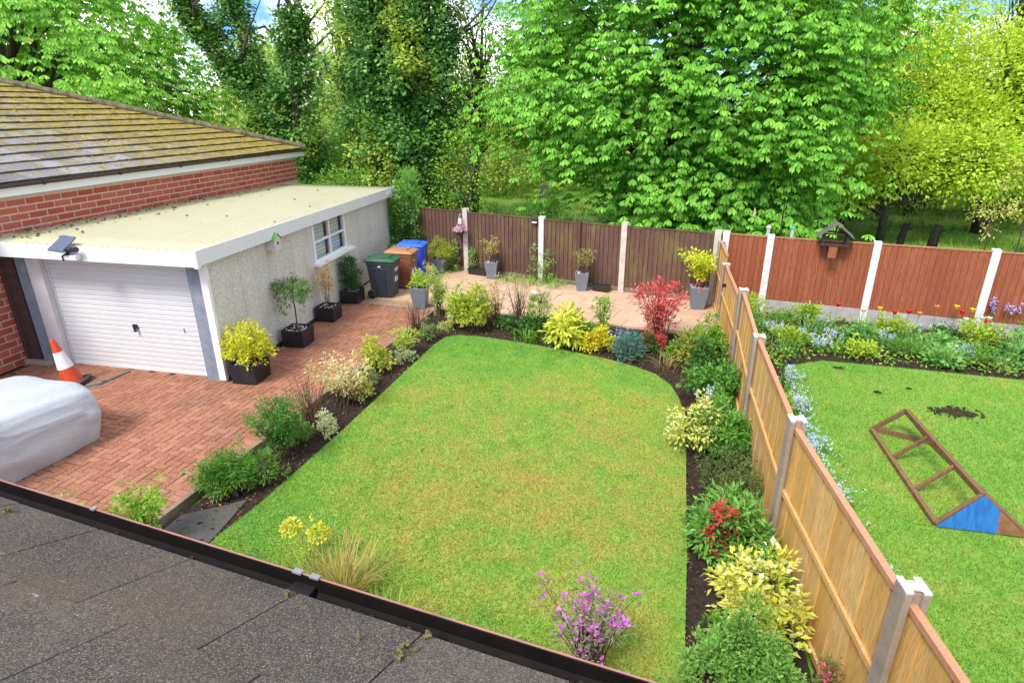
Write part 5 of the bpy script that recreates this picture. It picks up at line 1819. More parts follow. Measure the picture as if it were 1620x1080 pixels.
for y in (-.20, .16):
    g_.bar((-.32, y, .345), (.32, y, .345), .03, .04)
    g_.bar((0, y, .345), (0, y, .62), .03, .03)
g_.build('truss', dk, bt)
MB().box(-.13, .09, -.30, -.262, -.34, -.02).build('bracket', red_b, bt)
for nm, lab, x, y, c in (('bird_feeder', 'white tubular bird feeder behind the red fence', 2.55, 15.9, (0.62, 0.60, 0.55)), ('bird_feeder', 'turquoise bird feeder hanging behind the red fence', 3.1, 15.9, (0.03, 0.42, 0.30))):
    f_ = thing(nm, lab, 'bird feeder', (x, y, 1.52), 0, 'bird feeders behind the fence')
    f_.scale = (.8, .8, .8)
    MB().lathe([(.05, 0), (.05, .30), (.03, .34)], 12).build('tube', plain(nm + str(x), (0.55, 0.55, 0.5), .3, .5, .1), f_)
    tc = plain('feeder_cap' + str(x), c, .4, .4, .1)
    MB().lathe([(.08, -.03), (.085, 0.0), (.05, .01)], 12).build('tray', tc, f_)
    MB().lathe([(.075, .33), (.05, .39), (.01, .41)], 12).build('cap', tc, f_)
    MB().tube([(0, 0, .4), (0, 0, .62)], .006, 5).build('hanger', hm, f_)
fp = MB().tube([(2.83, 15.9, 0), (2.83, 15.9, 2.42)], .014, 6).tube([(2.5, 15.9, 2.36), (2.62, 15.9, 2.44), (2.83, 15.9, 2.38), (3.0, 15.9, 2.44), (3.14, 15.9, 2.36)], .010, 5)
tag(fp.build('feeder_pole', hm), 'thin dark pole carrying the bird feeders behind the red fence', 'pole')
# tipped triangular run on the neighbouring lawn
A_, C_, P1_, P3_ = Vector((3.30, 9.01, .05)), Vector((4.02, 8.78, .05)), Vector((3.37, 6.78, .05)), Vector((4.28, 6.80, .05))
B_, P2_ = Vector((3.68, 8.98, .43)), Vector((3.80, 6.88, .44))
run = thing('animal_run', 'empty triangular timber run with blue end lying on the neighbouring lawn', 'animal run', (3.7, 7.9, 0))
RO = Vector((3.7, 7.9, 0))
ow = m_board('old_wet_timber', [(0.19, 0.11, 0.05), (0.26, 0.16, 0.075)], (0.11, 0.06, 0.03))
def rbar(nm, a, b, w=.055, h=.055, mat=None):
    return MB().bar(a - RO, b - RO, w, h).build(nm, mat or ow, run, bevel=.004)
for a, b in ((A_, P1_), (B_, P2_), (C_, P3_)):
    rbar('rail', a, b, .06, .075)
rbar('end_bar', A_, B_)
rbar('end_plank', A_ + (C_ - A_) * .04, C_, .03, .12)
rbar('end_bar', B_, C_)
for k in (.36, .70):
    rbar('cross_bar', A_.lerp(P1_, k), B_.lerp(P2_, k), .04, .05)
rbar('end_bar', P1_, P2_, .05, .06)
bt_ = NT('worn_blue_paint')
pb = bt_.co()
sx_ = bt_.n.new('ShaderNodeSeparateXYZ')
bt_.l.new(pb, sx_.inputs[0])
wear = bt_.math('ADD', bt_.math('MULTIPLY', bt_.noise(pb, 6.0, 5.0, .65), .45), bt_.math('MULTIPLY', sx_.outputs[0], 1.6))
bt_.color(bt_.mix(bt_.ramp(wear, [(0.62, 0.0), (0.66, 1.0)]), bt_.ramp(bt_.noise(bt_.mapping(pb, (9, 2, 2)), 3.0), [(0.3, (0.012, 0.10, 0.32)), (0.7, (0.03, 0.18, 0.46))]), bt_.ramp(bt_.noise(pb, 9.0), [(.3, (0.16, 0.075, 0.03)), (.7, (0.26, 0.13, 0.055))])))
e3 = [P1_ - RO + Vector((0, -.035, 0)), P3_ - RO + Vector((0, -.035, 0)), P2_ - RO + Vector((0, -.035, 0.03))]
MB().add(e3 + [p + Vector((0, -.014, 0)) for p in e3], [(2, 1, 0), (3, 4, 5), (0, 1, 4, 3), (1, 2, 5, 4), (2, 0, 3, 5)]).build('end_board', bt_.done(.6, .3), run)
rbar('end_bar', P2_, P3_, .05, .06)
# molehills
for i, (x, y, w, lab) in enumerate(((4.75, 9.95, .8, 'large dark molehill behind the timber run'), (3.42, 11.42, .2, 'small earth scrape near the top left of the neighbouring lawn'), (4.35, 10.75, .08, 'tiny earth scrape above the timber run'), (3.8, 10.45, .08, 'thin bare patch left of the large molehill'))):
    mb = MB()
    q = np.random.default_rng(80 + i)
    for k in range(int(14 + 420 * w * w)):
        ball(mb, (q.normal(0, w * .20), q.normal(0, w * .10), .02 + q.uniform(0, .03)), q.uniform(.012, .035), q, 6, .6)
    tag(mb.build('molehill', m_soil(), loc=(x, y, .0)), lab, 'molehill', 'bare earth spots on the neighbouring lawn', 'stuff')
# gnome, path lamp, stake
gn_ = thing('garden_gnome', 'small garden gnome sitting in the bed under the yellow green bush', 'gnome', (-4.42, 12.0, 0), 2.6)
MB().lathe([(.09, 0), (.10, .06), (.075, .15), (.05, .18)], 12).build('body', plain('gnome_red_brown', (0.30, 0.075, 0.04), .5, .3, .2), gn_, smooth=True)
MB().lathe([(.02, .16), (.055, .19), (.06, .23), (.045, .265)], 12).build('head', plain('gnome_face', (0.55, 0.33, 0.25), .5, .3, .1), gn_, smooth=True)
MB().lathe([(.062, .235), (.05, .27), (.012, .35)], 12).build('hat', plain('gnome_hat', (0.42, 0.46, 0.5), .5, .3, .1), gn_, smooth=True)
MB().lathe([(.035, .12), (.05, .17), (.03, .21)], 10, c=(0, -.035, 0)).build('beard', plain('gnome_beard', (0.65, 0.65, 0.63), .7, .2, .1), gn_, smooth=True)
lp = thing('path_lamp', 'small frosted garden lamp in the bed corner by the sedge', 'lamp', (0.80, 10.42, 0))
MB().lathe([(.02, 0), (.02, .12)], 10).build('spike', hm, lp)
MB().lathe([(.045, .12), (.045, .26)], 14).build('lens', plain('frosted_lens', (0.42, 0.44, 0.42), .3, .5, .05, bump=0), lp)
MB().lathe([(.055, .262), (.05, .285), (.01, .295)], 14).build('cap', plain('steel_cap', (0.5, 0.5, 0.5), .35, .5, .1, metal=.7), lp)
tag(MB().box(-.03, .03, -.02, .02, -.05, .24).build('stake', m_board('old_stake', [(0.2, 0.16, 0.12), (0.26, 0.2, 0.15)], (0.12, 0.1, 0.08)), loc=(-5.0, 5.42, 0), bevel=.006), 'short grey wooden stake under the nearest dwarf pine', 'stake').rotation_euler = (.1, -.1, .4)
tag(MB().box(-.05, .05, -.012, .012, -.04, .04).build('fence_hook', hm, loc=(1.385, 13.0, 1.05), bevel=.005), 'small black hook fixed near the top of the far pale fence', 'hook')

# ================================================================== NEIGHBOUR'S BORDER
nr_ = np.random.default_rng(90)
kinds = [('fresh green fern like clump', G_MID, .06, .35), ('lime green leafy perennial', G_LIME, .07, .5), ('dark leafy perennial', G_DARK, .07, .55), ('blue green broad leaved perennial', [(0.08, 0.21, 0.05), (0.14, 0.31, 0.07), (0.2, 0.38, 0.11)], .09, .6)]
spots_n = [(2.1, 13.9, .8, .75, 1, 'lime green shrub just right of the pale fence below the first white post'), (1.95, 12.9, .7, .65, 0, 'fresh green ferny plant hugging the pale fence'), (1.95, 11.9, .65, .55, 0, 'fresh green clump at the corner where the neighbouring lawn begins'),
           (2.75, 13.6, .8, .45, 0, 'ferny green clump under the first full red panel'), (3.35, 14.0, .6, .5, 1, 'lime tuft close to the gravel board left of the red tulip'), (2.7, 12.6, .7, .35, 1, 'low lime patch in front of the forget me nots'),
           (4.05, 12.9, .75, .5, 3, 'broad blue green leaves beside the dark bare stem'), (4.9, 13.5, .8, .5, 1, 'yellow green mound below the second red panel'), (4.0, 12.2, .75, .32, 1, 'low yellow green edging plant by the lawn, left of centre'),
           (4.75, 12.4, .75, .35, 0, 'green edging clump below the middle of the border'), (5.5, 12.9, .8, .36, 3, 'low blue green leaves in the middle of the border'), (5.9, 13.4, .7, .4, 2, 'dark green foliage below the yellow tulips'),
           (6.3, 13.2, .95, .6, 1, 'large bright lime mound left of the iris'), (5.4, 12.2, .6, .3, 3, 'small pale green clump at the lawn edge right of centre'), (6.0, 12.3, .8, .4, 0, 'tufted green plant below the lime mound'),
           (7.3, 13.2, 1.0, .75, 3, 'big broad leaved plant at the right end of the border'), (6.8, 12.4, .7, .45, 3, 'pale blue green clump near the right edge of the border'), (7.5, 12.3, .8, .4, 1, 'yellow green clump at the far right of the lawn edge')]
for x, y, w, h, k, lab in spots_n:
    nm, cols, lf, ra = kinds[k]
    plant('border_plant', lab, (x, y), w * 1.1, h * .78, cols, lf, ra, 80, 6, 'fan' if k in (0, 1) else 'dome', group='plants in the neighbouring border', cat='plant', tmpl=T_OV if k == 3 else T_RH)
gcm = []
def cover(name, label, poly, n, L, cols, seed, h=.12):
    r = np.random.default_rng(seed)
    P = np.array(poly)
    Q = r.uniform(P.min(0), P.max(0), (n, 2))
    Q = Q[inside(poly, Q)]
    dens = np.sin(Q[:, 0] * 2.7 + seed) * np.sin(Q[:, 1] * 3.1 + 1.3 * seed)
    Q = Q[r.random(len(Q)) < .55 + .45 * dens]
    m = len(Q)
    V, F = leaves(np.column_stack([Q, r.uniform(0.0, h, m)]), np.column_stack([r.normal(0, 1, (m, 2)), r.normal(.25, .4, m)]), np.tile((0, 0, 1.0), (m, 1)) + r.normal(0, .5, (m, 3)), L * r.uniform(.6, 1.3, m), .5)
    return tag(link(name, npmesh(name, V, F), leafmat(cols)), label, 'ground cover', kind='stuff')
cover('border_ground_cover', 'mixed low leaves filling the neighbouring border', [(1.6, 14.7), (1.6, 6.0), (1.9, 3.0), (2.8, 3.0), (2.36, 6.0), (2.28, 9.0), (2.28, 10.2), (2.42, 11.4), (3.2, 11.85), (4.3, 11.8), (6.5, 11.7), (9.0, 11.6), (9.0, 13.6)], 42000, .075, G_MID + G_LIME + [(0.36, 0.3, 0.1)], 5, .20)
cover('bed_weeds', 'scattered seedlings and small weeds on the dark beds', [(-5.3, 5.2), (-4.7, 5.2), (-4.5, 11.4), (-4.0, 11.75), (-0.4, 11.0), (0.5, 10.2), (0.75, 10.0), (0.9, 12.3), (-5.0, 12.8)], 2600, .04, G_MID + G_LIME + [(0.3, 0.2, 0.08)], 9, .05)
cover('bed_ground_cover', 'small creeping leaves under the shrubs by the pale fence', [(0.75, 3.5), (0.75, 11.5), (1.38, 11.5), (1.38, 3.5)], 3500, .045, G_DARK + G_MID, 6, .06)
strap_n = [(3.15, 13.1, .8, .62, 'upright grey green iris leaves left of the bare stem'), (2.6, 12.2, .7, .42, 'arching green leaves at the left corner of the border'), (4.35, 13.55, .7, .5, 'dense grassy leaves by the second white post'),
           (3.6, 12.35, .6, .35, 'spreading bluebell leaves at the lawn edge left of the yellow green edging'), (4.4, 12.75, .6, .4, 'tuft of narrow leaves beside the broad leaved plant'), (5.75, 12.75, .7, .4, 'fan of narrow leaves right of the short dark sword leaves'),
           (5.0, 13.1, .6, .45, 'loose narrow leaves below the red and yellow tulips'), (6.4, 12.15, .7, .34, 'arching leaves spilling onto the lawn right of centre'), (7.3, 12.0, .6, .36, 'arching leaves spilling onto the lawn near the right edge'),
           (2.2, 13.3, .6, .5, 'upright leaves in the corner by the pale fence'), (3.7, 13.65, .6, .42, 'leaf tuft under the lone red tulip'), (5.15, 12.6, .5, .4, 'short dark sword leaves in the middle of the border'), (6.95, 12.8, .5, .62, 'tall thin grey green leaves at the right of the border')]
for x, y, w, h, lab in strap_n:
    strappy('strap_plant', lab, (x, y), w, h, [(0.07, 0.18, 0.05), (0.12, 0.26, 0.07), (0.18, 0.34, 0.1)], 60, .02, .5, group='sword leaved plants in the neighbouring border')
for x, y, lab in ((2.95, 12.85, 'pale blue forget me nots in the left of the border'), (3.3, 12.35, 'blue flowers between lawn and iris leaves'), (3.55, 13.9, 'lilac blue spike beside the upright iris leaves'), (2.55, 13.1, 'blue flowers in the leafy corner beside the pale fence'), (3.6, 12.9, 'pale blue flowers left of the dark bare stem'), (4.65, 13.1, 'blue flowers below the single yellow tulip'), (7.4, 12.7, 'pale blue flowers at the right end of the border'), (5.9, 12.45, 'sparse blue flowers above the lawn edge right of centre'), (5.35, 13.75, 'lilac hyacinth left of the orange tulips'),
                  (6.0, 13.85, 'large lilac hyacinth below the yellow tulips'), (7.0, 13.8, 'lilac flower left of the right hand camassia')):
    strappy('blue_flowers', lab, (x, y), .55, .22, G_MID, 30, .014, .8, flower=([(0.25, 0.32, 0.7), (0.42, 0.5, 0.85), (0.5, 0.45, 0.8)], 22, .026, .26), group='blue spring flowers')
fr_ = np.random.default_rng(314)
n = 1500
yy_ = fr_.uniform(3.2, 10.9, n)
yy_ = yy_ + .25 * np.sin(yy_ * 5.0)
xx_ = 2.30 + .012 * (yy_ - 7.5) ** 2 + np.abs(fr_.normal(0, .13, n)) - .08
FT = np.column_stack([xx_, yy_, fr_.uniform(.10, .30, n)])
V, F = tuft_leaves(fr_, FT, np.tile((0, 0, 1.0), (n, 1)), 5, .012, .020, .9)
o = link('forget_me_nots', npmesh('forget_me_nots', V, F), leafmat([(0.25, 0.34, 0.6), (0.38, 0.48, 0.62), (0.5, 0.56, 0.66)], trans=.2))
tag(o, 'strip of tiny pale blue flowers along the far side of the pale fence', 'flowers', kind='stuff')
B = np.column_stack([xx_[:900] + fr_.normal(0, .06, 900), yy_[:900], np.full(900, -.01)])
V, F = blades(fr_, B, fr_.uniform(0, 6.28, 900), fr_.uniform(.12, .34, 900), .016, fr_.uniform(.2, .9, 900), 3)
o = link('forget_me_not_leaves', npmesh('forget_me_not_leaves', V, F), leafmat(G_MID))
tag(o, 'green leaves and stems under the tiny pale blue flowers by the pale fence', 'leaves', kind='stuff')
ctul = {'red': [(0.5, 0.015, 0.015)], 'yellow': [(0.72, 0.45, 0.02)], 'orange': [(0.62, 0.2, 0.08)], 'cream': [(0.72, 0.68, 0.4)]}
tul = [(3.92, 14.05, 'red', 'red tulip standing alone left of the second white post'), (4.72, 13.95, 'yellow', 'yellow tulip just right of the second white post'), (4.95, 13.75, 'red', 'red tulip right of the single yellow one'), (5.25, 13.85, 'red', 'deep red tulip in the middle of the row'),
       (5.42, 13.75, 'orange', 'peach tulip right of the deep red one'), (5.75, 13.85, 'orange', 'orange tulip before the tall yellow one'), (6.15, 13.95, 'yellow', 'tall yellow tulip in front of the third red panel'), (6.38, 13.8, 'yellow', 'yellow tulip right of the tallest one'),
       (6.12, 13.6, 'red', 'red tulip below the tall yellow tulip'), (6.2, 13.55, 'cream', 'cream tulip above the red one'), (6.55, 13.7, 'cream', 'cream tulip right of the yellow tulips'), (6.68, 13.72, 'cream', 'rightmost cream tulip before the fourth white post'), (6.55, 13.5, 'red', 'red tulip below the cream tulips'), (4.35, 13.75, 'cream', 'small cream tulip at the foot of the second white post')]
for x, y, c, lab in tul:
    t_ = thing('tulip', lab, 'tulip', (x, y, 0), nr_.uniform(0, 6), 'tulips in front of the red fence')
    hh = .44 if 'tall' not in lab else .58
    MB().tube([(0, 0, 0), (.01, .01, hh * .5), (0, 0, hh)], [.007, .006, .005], 5).build('stem', leafmat(G_MID), t_)
    V, F = blades(nr_, np.zeros((4, 3)), nr_.uniform(0, 6, 4), np.full(4, .28), .045, np.full(4, .35), 3)
    link('foliage', npmesh('foliage', V, F), leafmat(G_MID), t_)
    a = np.arange(6) * 1.047
    D = np.column_stack([np.cos(a) * .35, np.sin(a) * .35, np.ones(6)])
    V, F = leaves(np.column_stack([np.cos(a) * .022, np.sin(a) * .022, np.full(6, hh - .01)]), D, np.column_stack([-np.cos(a), -np.sin(a), np.full(6, .1)]), np.full(6, .10), .75, T_OV)
    cc = ctul[c]
    link('flower', npmesh('flower', V, F), leafmat([tuple(v * .8 for v in cc[0]), cc[0]], trans=.2), t_)
for x, y, lab in ((6.95, 14.02, 'tall violet camassia spike left of the fourth white post'), (7.12, 13.95, 'violet camassia spike right of the fourth white post'), (7.6, 13.85, 'pale violet camassia in front of the last red panel'), (8.0, 13.8, 'rightmost violet camassia in front of the last red panel')):
    strappy('camassia', lab, (x, y), .3, .4, G_MID, 14, .016, .6, flower=([(0.28, 0.22, 0.6), (0.42, 0.36, 0.72)], 3, .05, .78), group='violet camassias')
tag(MB().tube([(0, 0, 0), (.02, 0, .2), (.0, .02, .45)], [.02, .016, .01], 6).tube([(.02, 0, .2), (.10, .04, .36)], [.012, .006], 5).build('bare_stem', TWIG, loc=(3.72, 13.0, 0)), 'dark bare stem in the left part of the border', 'stem')

# ================================================================== TREES
def limb_pts(rng, a, b, sag=0.15, seg=5):
    a, b = np.array(a, float), np.array(b, float)
    L = np.linalg.norm(b - a)
    pts = []
    for i in range(seg + 1):
        t = i / seg
        p = a + (b - a) * t + np.array([0, 0, sag * L * math.sin(math.pi * t)])
        if 0 < i < seg:
            p = p + rng.normal(0, .035 * L, 3)
        pts.append(tuple(p))
    return pts

def chestnut(name, label, loc, R, zc, nclump, hubs, leaf, cols, seed, zlo=0.6, front=None, trunk_r=.4, limbs=60, open_left=False):
    """horse chestnut: layered sprays of drooping five to seven fingered leaves"""
    r = np.random.default_rng(seed)
    root = thing(name, label, 'tree', (loc[0], loc[1], -.08))
    d = rdir(r, nclump, -.95, 1.0)
    lump = 1 + .16 * np.sin(d[:, 0] * 4 + seed) * np.sin(d[:, 2] * 5 + 2 * seed) + .10 * np.sin(d[:, 1] * 7 + seed)
    rr = (r.uniform(.40, 1.0, nclump) ** .45) * lump
    C = d * rr[:, None] * np.array(R) + np.array([0, 0, zc])
    C[:, 2] = np.maximum(C[:, 2], zlo + r.uniform(0, .8, nclump))
    if open_left:
        ok = ~((C[:, 0] < -1.5) & (C[:, 2] < 2.2 - .06 * C[:, 0]) & (r.random(nclump) < .93)) & ~((C[:, 0] > 4.6) & (C[:, 2] < 3.6))
        C, d = C[ok], d[ok]
        ex = np.column_stack([r.uniform(-1.0, 4.0, 110), r.uniform(-5.0, -1.5, 110), r.uniform(.8, 3.0, 110)])
        ey = np.column_stack([r.uniform(-4.2, 4.2, 150), r.uniform(-5.2, -3.0, 150), r.uniform(3.2, 9.8, 150)])
        ex = np.concatenate([ex, ey])
        C = np.concatenate([C, ex])
        d = np.concatenate([d, norm(ex * np.array([1, 1, .1]))])
        nclump = len(C)
    # hubs in flattened sprays
    H = np.repeat(C, hubs, 0)
    ax = np.repeat(d, hubs, 0)
    n = len(H)
    off = r.normal(0, 1, (n, 3)) * np.array([.50, .50, .20])
    H = H + off
    H[:, 2] -= .12 * (off[:, 0] ** 2 + off[:, 1] ** 2)
    k = 6
    hd = norm(ax * np.array([1, 1, .3]) + r.normal(0, .35, (n, 3)) + np.array([0, 0, -.25]))
    out = norm(hd * np.array([1, 1, 0]) + 1e-6)
    side = np.column_stack([-out[:, 1], out[:, 0], np.zeros(n)])
    A = np.linspace(-1.75, 1.75, k)
    Lc, D, U, LL = [], [], [], []
    size = leaf * r.uniform(.7, 1.15, n)
    dr = r.uniform(.35, 1.0, n)
    for j in range(k):
        a = A[j] + r.normal(0, .12, n)
        dd = out * np.cos(a)[:, None] + side * np.sin(a)[:, None] + np.array([0, 0, -1.0]) * dr[:, None]
        D.append(dd)
        Lc.append(H)
        U.append(np.tile((0, 0, 1.0), (n, 1)) + out * .6)
        LL.append(size * (1 - .18 * abs(A[j])))
    V, F = leaves(np.concatenate(Lc), np.concatenate(D), np.concatenate(U), np.concatenate(LL), .36, T_CH)
    link('crown', npmesh('crown', V, F), leafmat(cols, trans=.3), root)
    mb = MB()
    top = np.array([0, 0, zc + R[2] * .55])
    mb.tube([(0, 0, -.1), (.05, .03, zc * .3), (0, .1, zc * .7), tuple(top)], [trunk_r, trunk_r * .8, trunk_r * .55, trunk_r * .15], 9)
    mb.build('trunk', m_bark(), root, smooth=True)
    lb = MB()
    for i in r.permutation(nclump)[:limbs]:
        b = C[i] * np.array([.97, .97, 1])
        st = np.array([0, 0, np.clip(C[i][2] * .62, .6, zc + R[2] * .4)])
        lb.tube(limb_pts(r, st, b, .10), [.10, .08, .06, .045, .03, .015], 5, cap=False)
    lb.build('limbs', m_bark(), root)
    # pale candles of blossom
    cb = MB()
    for i in r.permutation(len(H))[:22]:
        p = H[i] + np.array([0, 0, .02])
        cb.tube([tuple(p), tuple(p + np.array([.01, 0, .10])), tuple(p + np.array([0, 0, .24]))], [.045, .04, .01], 6)
    cb.build('blossom', plain('chestnut_candle', (0.5, 0.47, 0.26), .8, .2, .3, 20), root)
    return root

CH = [(0.085, 0.25, 0.022), (0.12, 0.32, 0.03), (0.17, 0.39, 0.04), (0.23, 0.46, 0.055)]
chestnut('chestnut_tree', 'large horse chestnut tree overhanging the middle of the back fences', (0.2, 22.2), (6.2, 5.2, 6.6), 6.0, 860, 27, .245, CH, 3, zlo=1.5, trunk_r=.45, limbs=70, open_left=True)
chestnut('chestnut_tree', 'bright green horse chestnut rising behind the mossy tiled roof', (-24.0, 19.2), (6.2, 6.0, 5.0), 5.1, 480, 23, .32, [(0.10, 0.28, 0.025), (0.15, 0.36, 0.035), (0.2, 0.43, 0.05), (0.26, 0.48, 0.065)], 4, zlo=1.2, trunk_r=.45)

def crown_tree(name, label, loc, h, blobs, cols, leaf, nleaf, seed, trunk_r=.22, ratio=.6, lean=(0, 0), limbs=36, bark='bark', clumps=None, sub=.5):
    """blobs [(x,y,z,rx,ry,rz)] relative to loc; leaves gather in clumps inside the blobs' shells"""
    r = np.random.default_rng(seed)
    root = thing(name, label, 'tree', (loc[0], loc[1], -.08))
    vol = np.array([b[3] * b[4] * b[5] for b in blobs]) ** .7
    per = (nleaf * vol / vol.sum()).astype(int)
    Vs, Fs, o, cents = [], [], 0, []
    for b, m in zip(blobs, per):
        nc = max(6, m // 26)
        d = rdir(r, nc, -.9, 1)
        rr = r.uniform(.25, 1, nc) ** .5 * (1 + .18 * np.sin(d[:, 0] * 5 + seed + b[2]))
        C = np.array(b[:3]) + d * rr[:, None] * np.array(b[3:])
        C[:, 2] = np.maximum(C[:, 2], .3)
        cents.append(C)
        V, F = tuft_leaves(r, C, d, 26, sub, leaf, ratio, .15)
        Vs.append(V)
        Fs.append(F + o)
        o += len(V)
    link('crown', npmesh('crown', np.concatenate(Vs), np.concatenate(Fs)), leafmat(cols), root)
    C = np.concatenate(cents)
    mb = MB()
    mb.tube([(0, 0, -.1), (lean[0] * .3, lean[1] * .3, h * .3), (lean[0] * .7, lean[1] * .7, h * .6), (lean[0], lean[1], h * .92)], [trunk_r, trunk_r * .8, trunk_r * .5, trunk_r * .1], 8)
    mb.build('trunk', m_bark(bark), root, smooth=True)
    lb = MB()
    for i in r.permutation(len(C))[:limbs]:
        z0 = np.clip(C[i][2] * .65, .5, h * .8)
        t = z0 / h
        lb.tube(limb_pts(r, (lean[0] * t, lean[1] * t, z0), C[i], .05), [trunk_r * .32, trunk_r * .25, trunk_r * .18, trunk_r * .13, trunk_r * .08, .01], 5, cap=False)
    if limbs:
        lb.build('limbs', m_bark(bark), root)
    return root

IVY = [(0.03, 0.095, 0.018), (0.055, 0.15, 0.026), (0.095, 0.21, 0.036), (0.2, 0.32, 0.05)]
IVYF = [(0.035, 0.11, 0.02), (0.07, 0.18, 0.03), (0.12, 0.25, 0.038), (0.28, 0.40, 0.045), (0.38, 0.47, 0.055)]
IVYD = [(0.035, 0.105, 0.022), (0.065, 0.17, 0.034), (0.11, 0.24, 0.048), (0.18, 0.32, 0.07)]
YG = [(0.25, 0.38, 0.03), (0.35, 0.49, 0.04), (0.46, 0.58, 0.07)]
YG2 = [(0.12, 0.23, 0.02), (0.2, 0.32, 0.03), (0.3, 0.4, 0.05)]
MIDT = [(0.07, 0.18, 0.02), (0.11, 0.25, 0.03), (0.17, 0.32, 0.05)]

def ivy_tree(name, label, loc, stems, cols, nleaf, leaf, seed, twigs=0, bright=None):
    """ivy-clad stems: stems [((pts), (radii of the ivy))]"""
    r = np.random.default_rng(seed)
    root = thing(name, label, 'tree', (loc[0], loc[1], -.08))
    tr = MB()
    Vs, Fs, o = [], [], 0
    bt_t, bt_d = [], []
    for pts, rs in stems:
        tr.tube(pts, [max(.06, x * .28) for x in rs], 8)
        P = np.array(pts, float)
        seg = np.linalg.norm(np.diff(P, axis=0), axis=1)
        m = int(nleaf * seg.sum() * np.mean(rs) / sum(np.linalg.norm(np.diff(np.array(q, float), axis=0), axis=1).sum() * np.mean(w) for q, w in stems) / 10)
        t = r.uniform(0, 1, m)
        i = np.minimum((t * len(seg)).astype(int), len(seg) - 1)
        f = t * len(seg) - i
        c = P[i] + (P[i + 1] - P[i]) * f[:, None]
        rad_ = np.array(rs)[i] * (1 - f) + np.array(rs)[i + 1] * f
        m = m // 5
        t, i, f, c, rad_ = t[:m], i[:m], f[:m], c[:m], rad_[:m]
        a = r.uniform(0, 6.28, m)
        lump = 1 + .34 * np.sin(c[:, 2] * 2.3 + a * 2 + seed) + .24 * np.sin(c[:, 2] * 5.1 + a * 3 + 2 * seed)
        q = rad_ * lump * r.uniform(.55, 1.2, m)
        d = np.column_stack([np.cos(a), np.sin(a), r.normal(0, .3, m)])
        T = c + d * q[:, None]
        if bright:
            k_ = (np.sin(T[:, 2] * 1.5 + a * 1.6 + seed) + .8 * np.sin(T[:, 0] * 2.6 + T[:, 2] * .9) + r.normal(0, .35, m)) > .75
            bt_t.append(T[k_] + d[k_] * .12)
            bt_d.append(d[k_])
            T, d = T[~k_], d[~k_]
        V, F = tuft_leaves(r, T, norm(d), 46, .42, leaf, .78, .3, out=1.3)
        Vs.append(V)
        Fs.append(F + o)
        o += len(V)
    link('crown', npmesh('crown', np.concatenate(Vs), np.concatenate(Fs)), leafmat(cols, trans=.2), root)
    if bright:
        V, F = tuft_leaves(r, np.concatenate(bt_t), norm(np.concatenate(bt_d)), 38, .34, leaf * .9, .8, .1, out=1.3)
        link('flowering_shoots', npmesh('flowering_shoots', V, F), leafmat(bright, trans=.3), root)
    tr.build('trunk', m_bark(), root, smooth=True)
    if twigs:
        lb = MB()
        for k in range(twigs):
            pts, rs = stems[k % len(stems)]
            j = r.integers(max(1, len(pts) // 2), len(pts))
            a = np.array(pts[j])
            b = a + np.array([r.normal(0, 2.0), r.normal(0, 1.2), r.uniform(.8, 4.0)])
            lb.tube(limb_pts(r, a, b, .05), [.08, .065, .05, .035, .02, .008], 5, cap=False)
        lb.build('limbs', m_bark(), root)
    return root

# ivy-clad forked tree behind the end of the brick building
ivy_tree('ivy_tree', 'forked ivy clad tree behind the end of the brick building', (-16.6, 25.0),
         [([(0.3, 0, 0), (.3, 0, 2.5), (-.2, 0, 4.3), (-1.9, 0, 6.1), (-3.5, 0, 8.0), (-4.4, 0, 10.8)], [1.2, 1.2, .85, .55, .45, .38]),
          ([(-.5, .2, 4.6), (-1.4, .2, 6.6), (-1.8, .2, 8.6), (-1.9, .2, 11)], [.6, .5, .4, .3]),
          ([(.3, 0, 2.2), (.8, 0, 4.6), (1.0, 0, 6.6), (1.2, 0, 8.4)], [1.0, .85, .55, .3])], IVYD, 34000, .17, 51, twigs=30, bright=[(0.13, 0.24, 0.04), (0.2, 0.32, 0.05)])
crown_tree('lime_tree', 'sparse yellow green tree with bare upper branches behind the ivy clad fork', (-15.6, 29.0), 12, [(.5, 0, 8.6, 2.0, 2, 2.2), (1.2, 0, 6.0, 2.2, 2, 1.6)], YG, .15, 3800, 52, .2, limbs=60, sub=.8)
# broad twin ivy column
ivy_tree('ivy_tree', 'broad ivy smothered trunk standing tall behind the brown fence', (-9.9, 22.6),
         [([(0, 0, 0), (-.1, 0, 2.5), (-.5, 0, 5.0), (-.9, 0, 7.4), (-1.2, 0, 10.5)], [1.4, 1.6, 1.5, 1.1, .8]),
          ([(.3, 0, 0), (.6, 0, 3.0), (.9, 0, 5.4), (.95, 0, 7.6), (1.1, 0, 10.5)], [1.2, 1.35, 1.3, 1.0, .75])], IVYD, 76000, .16, 53, twigs=12, bright=[(0.18, 0.28, 0.04), (0.28, 0.38, 0.05), (0.38, 0.46, 0.07)])
crown_tree('sapling_cluster', 'dark multi stemmed bush just behind the brown fence post', (-6.9, 21.0), 4.5, [(0, 0, 2.6, .9, .8, 1.6), (-.9, .3, 1.6, 1.0, .8, 1.1)], IVYF, .11, 3600, 54, .10, lean=(.5, 0), limbs=40)
crown_tree('thin_tree', 'thin dark stemmed tree between ivy column and chestnut', (-8.0, 25.5), 10, [(0, 0, 7.8, 1.8, 1.5, 2.2), (.6, 0, 4.6, 1.6, 1.4, 1.7)], YG2, .14, 4200, 55, .16, lean=(.6, 0), limbs=50, sub=.8)
